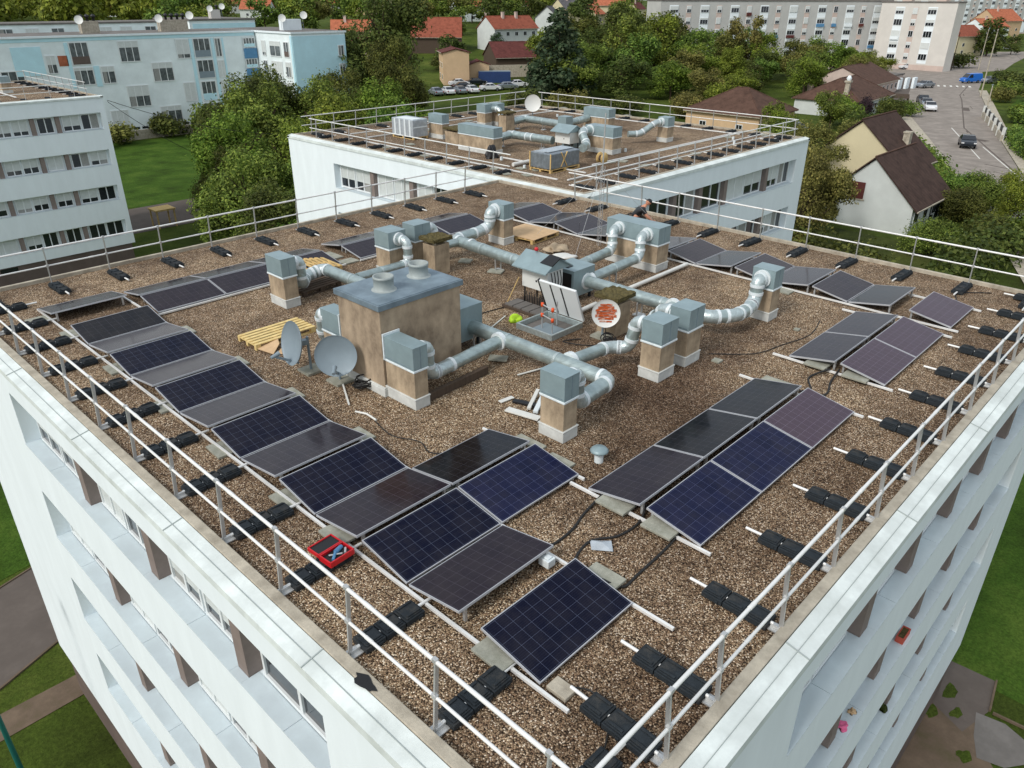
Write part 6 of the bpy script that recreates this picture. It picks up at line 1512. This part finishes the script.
# right side town
house(372, 104, -20, 16, 12, 7.4, 11, 'creamw', 'tred', 'cream house with red roof right of the pinkish block', wins=2, chim=1, floors=2, z=G)
house(425, 128, -25, 18, 12, 8, 12, 'creamw', 'tred', 'pale house with dull red roof, middle of the right hand houses', wins=3, chim=1, floors=2, z=G)
house(440, 112, -25, 16, 12, 9, 12.4, 'facb4', 'torange', 'bluish white house with orange roof on the far right', wins=3, chim=1, floors=3, z=G)
house(480, 118, -20, 20, 14, 11, 16, 'beigew', 'torange', 'large orange roofed house at the far right edge', wins=3, chim=1, floors=3, z=G)
# walls, fences, container
def lowwall(name, pts, h_, t, mat, label, cat='wall', cap=None):
    m = MB(); 
    for a_, b_ in zip(pts[:-1], pts[1:]): m.bar((*a_, TZ(*a_) + h_ / 2), (*b_, TZ(*b_) + h_ / 2), t, h_)
    o = m.build(name, M[mat], loc=(*pts[0], TZ(*pts[0]))); tag(o, label, cat); return o
lowwall('garden_wall', [(97, 24.6), (101, 26.2), (105, 27.6)], .9, .5, 'stone', 'rubble stone garden wall between the hedge and the street')
lowwall('boundary_wall', [(141, 161), (153, 151.5), (170, 138)], 3.0, .4, 'kerb', 'long grey concrete wall behind the blue container')
lowwall('roadside_wall', [(176, 41.4), (160, 35.4), (146.5, 30.8)], 1.0, .35, 'kerb', 'low white wall with pillars along the right side of the street')
f = empty('slatted_fence', (176, 41.4, G), 'dark slatted fence panels standing on the low white roadside wall', 'fence')
m = MB(); 
for a_, b_ in (((175, 40.9), (161, 35.7)), ((160, 35.3), (147.5, 31.0))): m.bar((*a_, G + 1.5), (*b_, G + 1.5), .08, .9)
m.build('panel', M['black'], f)
for t in np.linspace(0, 1, 6):
    m = MB(); x_, y_ = 175.8 - 29 * t, 41.2 - 10.4 * t; m.box((x_ - .25, y_ - .25, G), (x_ + .25, y_ + .25, G + 2.1)); m.build('pillar', M['skirt'], f)
c = empty('shipping_container', (145.2, 148.8, G), 'dark blue shipping container parked by the concrete wall', 'container', None, R_(-44))
m = MB(); m.box((-1.5, -1.3, 0), (6.6, 1.3, 2.7)); m.build('body', M['cont'], c, local=True)
m = MB()
for k in range(28): m.box((-1.35 + k * .28, -1.36, .2), (-1.21 + k * .28, -1.301, 2.5))
m.build('corrugation', M['cont'], c, local=True)
m = MB(); m.box((-1.5, -1.3, 2.701), (6.6, 1.3, 2.76)); m.build('top', M['dish'], c, local=True)
m = MB()
for yy in (-.9, -.3, .3, .9): m.tube([(-1.54, yy, .15), (-1.54, yy, 2.6)], .035, 6)
m.build('door_bar', M['alu'], c, local=True); c.location.z = TZ(145, 147) + .05
# ------------------------------------------------------------------ vehicles
def car(x, y, rz, paint, label, van=False, z=None, group='parked cars'):
    z = (TZ(x, y) if z is None else z) + .04
    c = empty('car' if not van else 'van', (x, y, z), label, 'van' if van else 'car', group, R_(rz)); c.scale = (1.2, 1.2, 1.2)
    if not van: prof = [(-2.1, .35), (-2.12, .75), (-1.95, .95), (-1.35, 1.02), (-.75, 1.42), (.45, 1.46), (1.15, 1.0), (1.95, .85), (2.12, .62), (2.1, .35)]
    else: prof = [(-2.4, .35), (-2.42, 1.2), (-2.35, 1.95), (-2.0, 2.05), (1.0, 2.02), (1.45, 1.55), (1.8, 1.15), (2.35, 1.0), (2.45, .65), (2.4, .35)]
    def wy(zz): return .87 if zz < 1.03 else .87 - (zz - 1.03) * (.42 if not van else .14)
    m = MB(); n = len(prof); L_ = [(px, -wy(pz), pz) for px, pz in prof]; Rr = [(px, wy(pz), pz) for px, pz in prof]
    m.add(L_ + Rr, [tuple(range(n))[::-1], tuple(range(n, 2 * n))] + [(i, (i + 1) % n, n + (i + 1) % n, n + i) for i in range(n)])
    bo = m.build('body', M[paint], c, local=True, bevel=.05)
    m = MB()
    def side(s, P): m.quad(*[(px, s * (wy(pz) + .006), pz) for px, pz in (P if s > 0 else P[::-1])])
    if not van:
        for s in (-1, 1): side(s, [(-1.22, 1.04), (-.72, 1.38), (-.2, 1.4), (-.2, 1.04)]); side(s, [(-.12, 1.04), (-.12, 1.4), (.42, 1.41), (1.0, 1.04)])
        m.quad((.5, -.7, 1.44), (1.13, -.8, 1.03), (1.13, .8, 1.03), (.5, .7, 1.44)); m.v[-4:] = [(a + .02, b_, cc + .02) for a, b_, cc in m.v[-4:]]
        m.quad((-1.33, -.8, 1.05), (-.78, -.7, 1.41), (-.78, .7, 1.41), (-1.33, .8, 1.05)); m.v[-4:] = [(a - .02, b_, cc + .02) for a, b_, cc in m.v[-4:]]
    else:
        for s in (-1, 1): side(s, [(.3, 1.2), (.3, 1.85), (.95, 1.88), (1.55, 1.2)])
        m.quad((1.04, -.72, 1.98), (1.76, -.8, 1.2), (1.76, .8, 1.2), (1.04, .72, 1.98)); m.v[-4:] = [(a + .02, b_, cc + .02) for a, b_, cc in m.v[-4:]]
    m.build('windows', M['glass'], c, local=True)
    for sx in (-1.3, 1.32):
        for s in (-1, 1):
            m = MB(); m.tube([(sx, s * .72, .32), (sx, s * .9, .32)], .32, 16); wh = m.build('wheel', M['tyre'], c, local=True)
            m = MB(); m.tube([(sx, s * .9, .32), (sx, s * .915, .32)], .2, 12); m.build('rim', M['rim'], wh, local=True)
    fx_ = prof[-2][0]
    for s in (-1, 1):
        m = MB(); m.box((fx_ - .2, s * .7 - .16, .66), (fx_ + .012, s * .7 + .16, .8)); m.build('headlight', M['lamp'], c, local=True)
        m = MB(); m.box((prof[1][0] - .02, s * .72 - .12, .72), (prof[1][0] + .1, s * .72 + .12, .9)); m.build('tail_light', M['tail'], c, local=True)
    return c
car(137.0, 33.3, 200, 'cark', 'dark car driving towards the camera on the street', z=G)
car(178.6, 52.0, 205, 'carw', 'white car parked at the left kerb of the street, front of three', z=G)
car(184.5, 54.6, 205, 'cars', 'silver car parked at the left kerb, middle of three', z=G); car(190.5, 57.2, 205, 'cark', 'dark car parked at the left kerb, rearmost of three', z=G)
car(225.5, 68.0, 160, 'cars', 'silver blue car at the mouth of the side street', z=G)
car(248, 63.5, 150, 'carb', 'bright blue van crossing the street junction', van=True, z=G); car(251.5, 59.5, 150, 'cars', 'small silver car half hidden behind the bright blue van', z=G)
car(280.5, 101, 130, 'carw', 'white car parked in front of the pinkish block, leftmost'); car(283, 92, 130, 'carw', 'second white car in front of the pinkish block')
car(290, 86, 130, 'cark', 'dark car under the purple leaved tree'); car(330, 87, 165, 'carw', 'white car on the far street by the garden wall'); car(383, 97, 20, 'cark', 'dark car on the far sloping street'); car(428, 98, 20, 'carw', 'white car farthest up the sloping street')
for i, (x, y, rz, pt) in enumerate([(126, 141.5, 70, 'carw'), (128.8, 140.4, 70, 'cars'), (131.6, 139.3, 70, 'carw'), (133.8, 144.5, -30, 'cark'), (137, 138.5, -35, 'carw'), (141.5, 137, -35, 'cars'), (136.5, 149, -30, 'carw'), (140.5, 147, -30, 'cark'), (123.2, 142.4, 70, 'cars'), (145.5, 137.5, -35, 'carw')]):
    car(x, y, rz, pt, f'{ {"carw": "white", "cars": "silver", "cark": "dark"}[pt]} car in the small car park by the container, {ORD[i]} of ten', group='cars in the small car park')
car(131, 58.5, 60, 'cark', 'dark car half hidden between the two hipped roof houses', z=G)
# poles, lamps, small street things
def pole(x, y, h_, label, arm=None, name='utility_pole', mat='kerb', r=.13, z=G):
    c = empty(name, (x, y, z), label, 'pole'); m = MB(); m.tube([(0, 0, 0), (0, 0, h_)], [r * 1.3, r * .8], 8); m.build('shaft', M[mat], c, local=True)
    if arm:
        m = MB(); m.tube([(0, 0, h_ - .1), (arm[0] * .6, arm[1] * .6, h_ + .35), (arm[0], arm[1], h_ + .4)], .05, 6); m.build('arm', M['alu'], c, local=True)
        m = MB(); m.box((arm[0] - .3, arm[1] - .15, h_ + .32), (arm[0] + .3, arm[1] + .15, h_ + .45)); m.build('lamp_head', M['dish'], c, local=True)
    else:
        m = MB(); m.bar((-.6, 0, h_ - .4), (.6, 0, h_ - .4), .1, .1); m.build('crossarm', M['woodw'], c, local=True)
pole(289.4, 80.6, 11.2, 'left one of two leaning poles before the pinkish block corner', mat='woodw'); pole(287.5, 83.2, 11.4, 'right one of two dark poles before the pinkish block corner', mat='woodw')
pole(295.9, 74.3, 12, 'street lamp pole with arm, beyond the blue van', (2, .3), 'street_lamp'); pole(213.5, 51.7, 14.5, 'tall concrete pole at the right kerb beside the blue van', None)
pole(191.5, 44.6, 4.2, 'short street lamp with white head on the right pavement', (.3, .1), 'street_lamp'); pole(160, 27.5, 7.5, 'thin pole rising from the green garden on the right')
pole(.66, 19.84, 6.4, 'green lamp pole on the grass at the bottom left', (.5, .1), 'street_lamp', 'green', .06)
for p_, q_, t in (((213.5, 51.7, G + 14), (160, 27.5, G + 7.3), 'sagging wire over the garden at the right'), ((23.6, 66.6, -.5), (40, 78, -9.5), 'thin wire dropping from the left block towards the trees'), ((23.6, 66.6, -.4), (44, 70, -5.5), 'second thin wire from the left block to the leafy trees')):
    P = [Vector(p_).lerp(Vector(q_), t_) - Vector((0, 0, 4 * .9 * t_ * (1 - t_))) for t_ in np.linspace(0, 1, 13)]; m = MB(); m.tube(P, .022, 5); tag(m.build('overhead_wire', M['cable'], loc=p_), t, 'wire')
# play hut left
c = empty('timber_stand', (29.8, 76.5, G), 'small timber shelter beside the parking area left of the trees', 'shed')
m = MB(); m.box((29, 75.8, G + 1.7), (31, 77.6, G + 1.85)); m.build('roof', M['wood'], c); m = MB()
for x_, y_ in ((29.1, 75.9), (30.8, 75.9), (29.1, 77.4), (30.8, 77.4)): m.box((x_, y_, G), (x_ + .12, y_ + .12, G + 1.7))
m.build('post', M['wood'], c)
# window sill things on the near-right facade
sx = [(13.3, -4.36, 'planter_box', 'tmaroon'), (10.95, -4.36, 'terracotta_pot', 'card')]
c = empty('planter', (13.2, 2.0, -4.39), 'open red plastic planter on a ledge of the near right facade', 'planter')
m = MB(); x0, x1, y0, y1, z0, z1 = 13.15, 13.55, 2.0, 2.15, -4.395, -4.25
m.box((x0, y0, z0), (x1, y0 + .02, z1)); m.box((x0, y1 - .02, z0), (x1, y1, z1)); m.box((x0, y0 + .021, z0), (x0 + .02, y1 - .021, z1)); m.box((x1 - .02, y0 + .021, z0), (x1, y1 - .021, z1)); m.build('trough', M['terra'], c)
m = MB(); m.box((x0 + .02, y0 + .02, z0 + .001), (x1 - .02, y1 - .02, z0 + .12)); m.build('soil', M['moss'], c)
heap('dry_plant', (10.9, 2.08, -4.39), .07, .07, 'card', 'dry brown plant on a ledge of the near right facade', 'plant', 41)
heap('pink_cloth', (10.5, 2.08, -4.39), .11, .03, 'hiviz', 'pink cloth lying on a ledge of the near right facade', 'cloth', 42).data.materials[0] = simple('pink cloth', lin(222, 110, 150), .8)
heap('potted_plant', (13.9, 2.08, -6.9), .09, .1, 'leafB', 'small potted plant on a lower ledge of the near right facade', 'plant', 43)
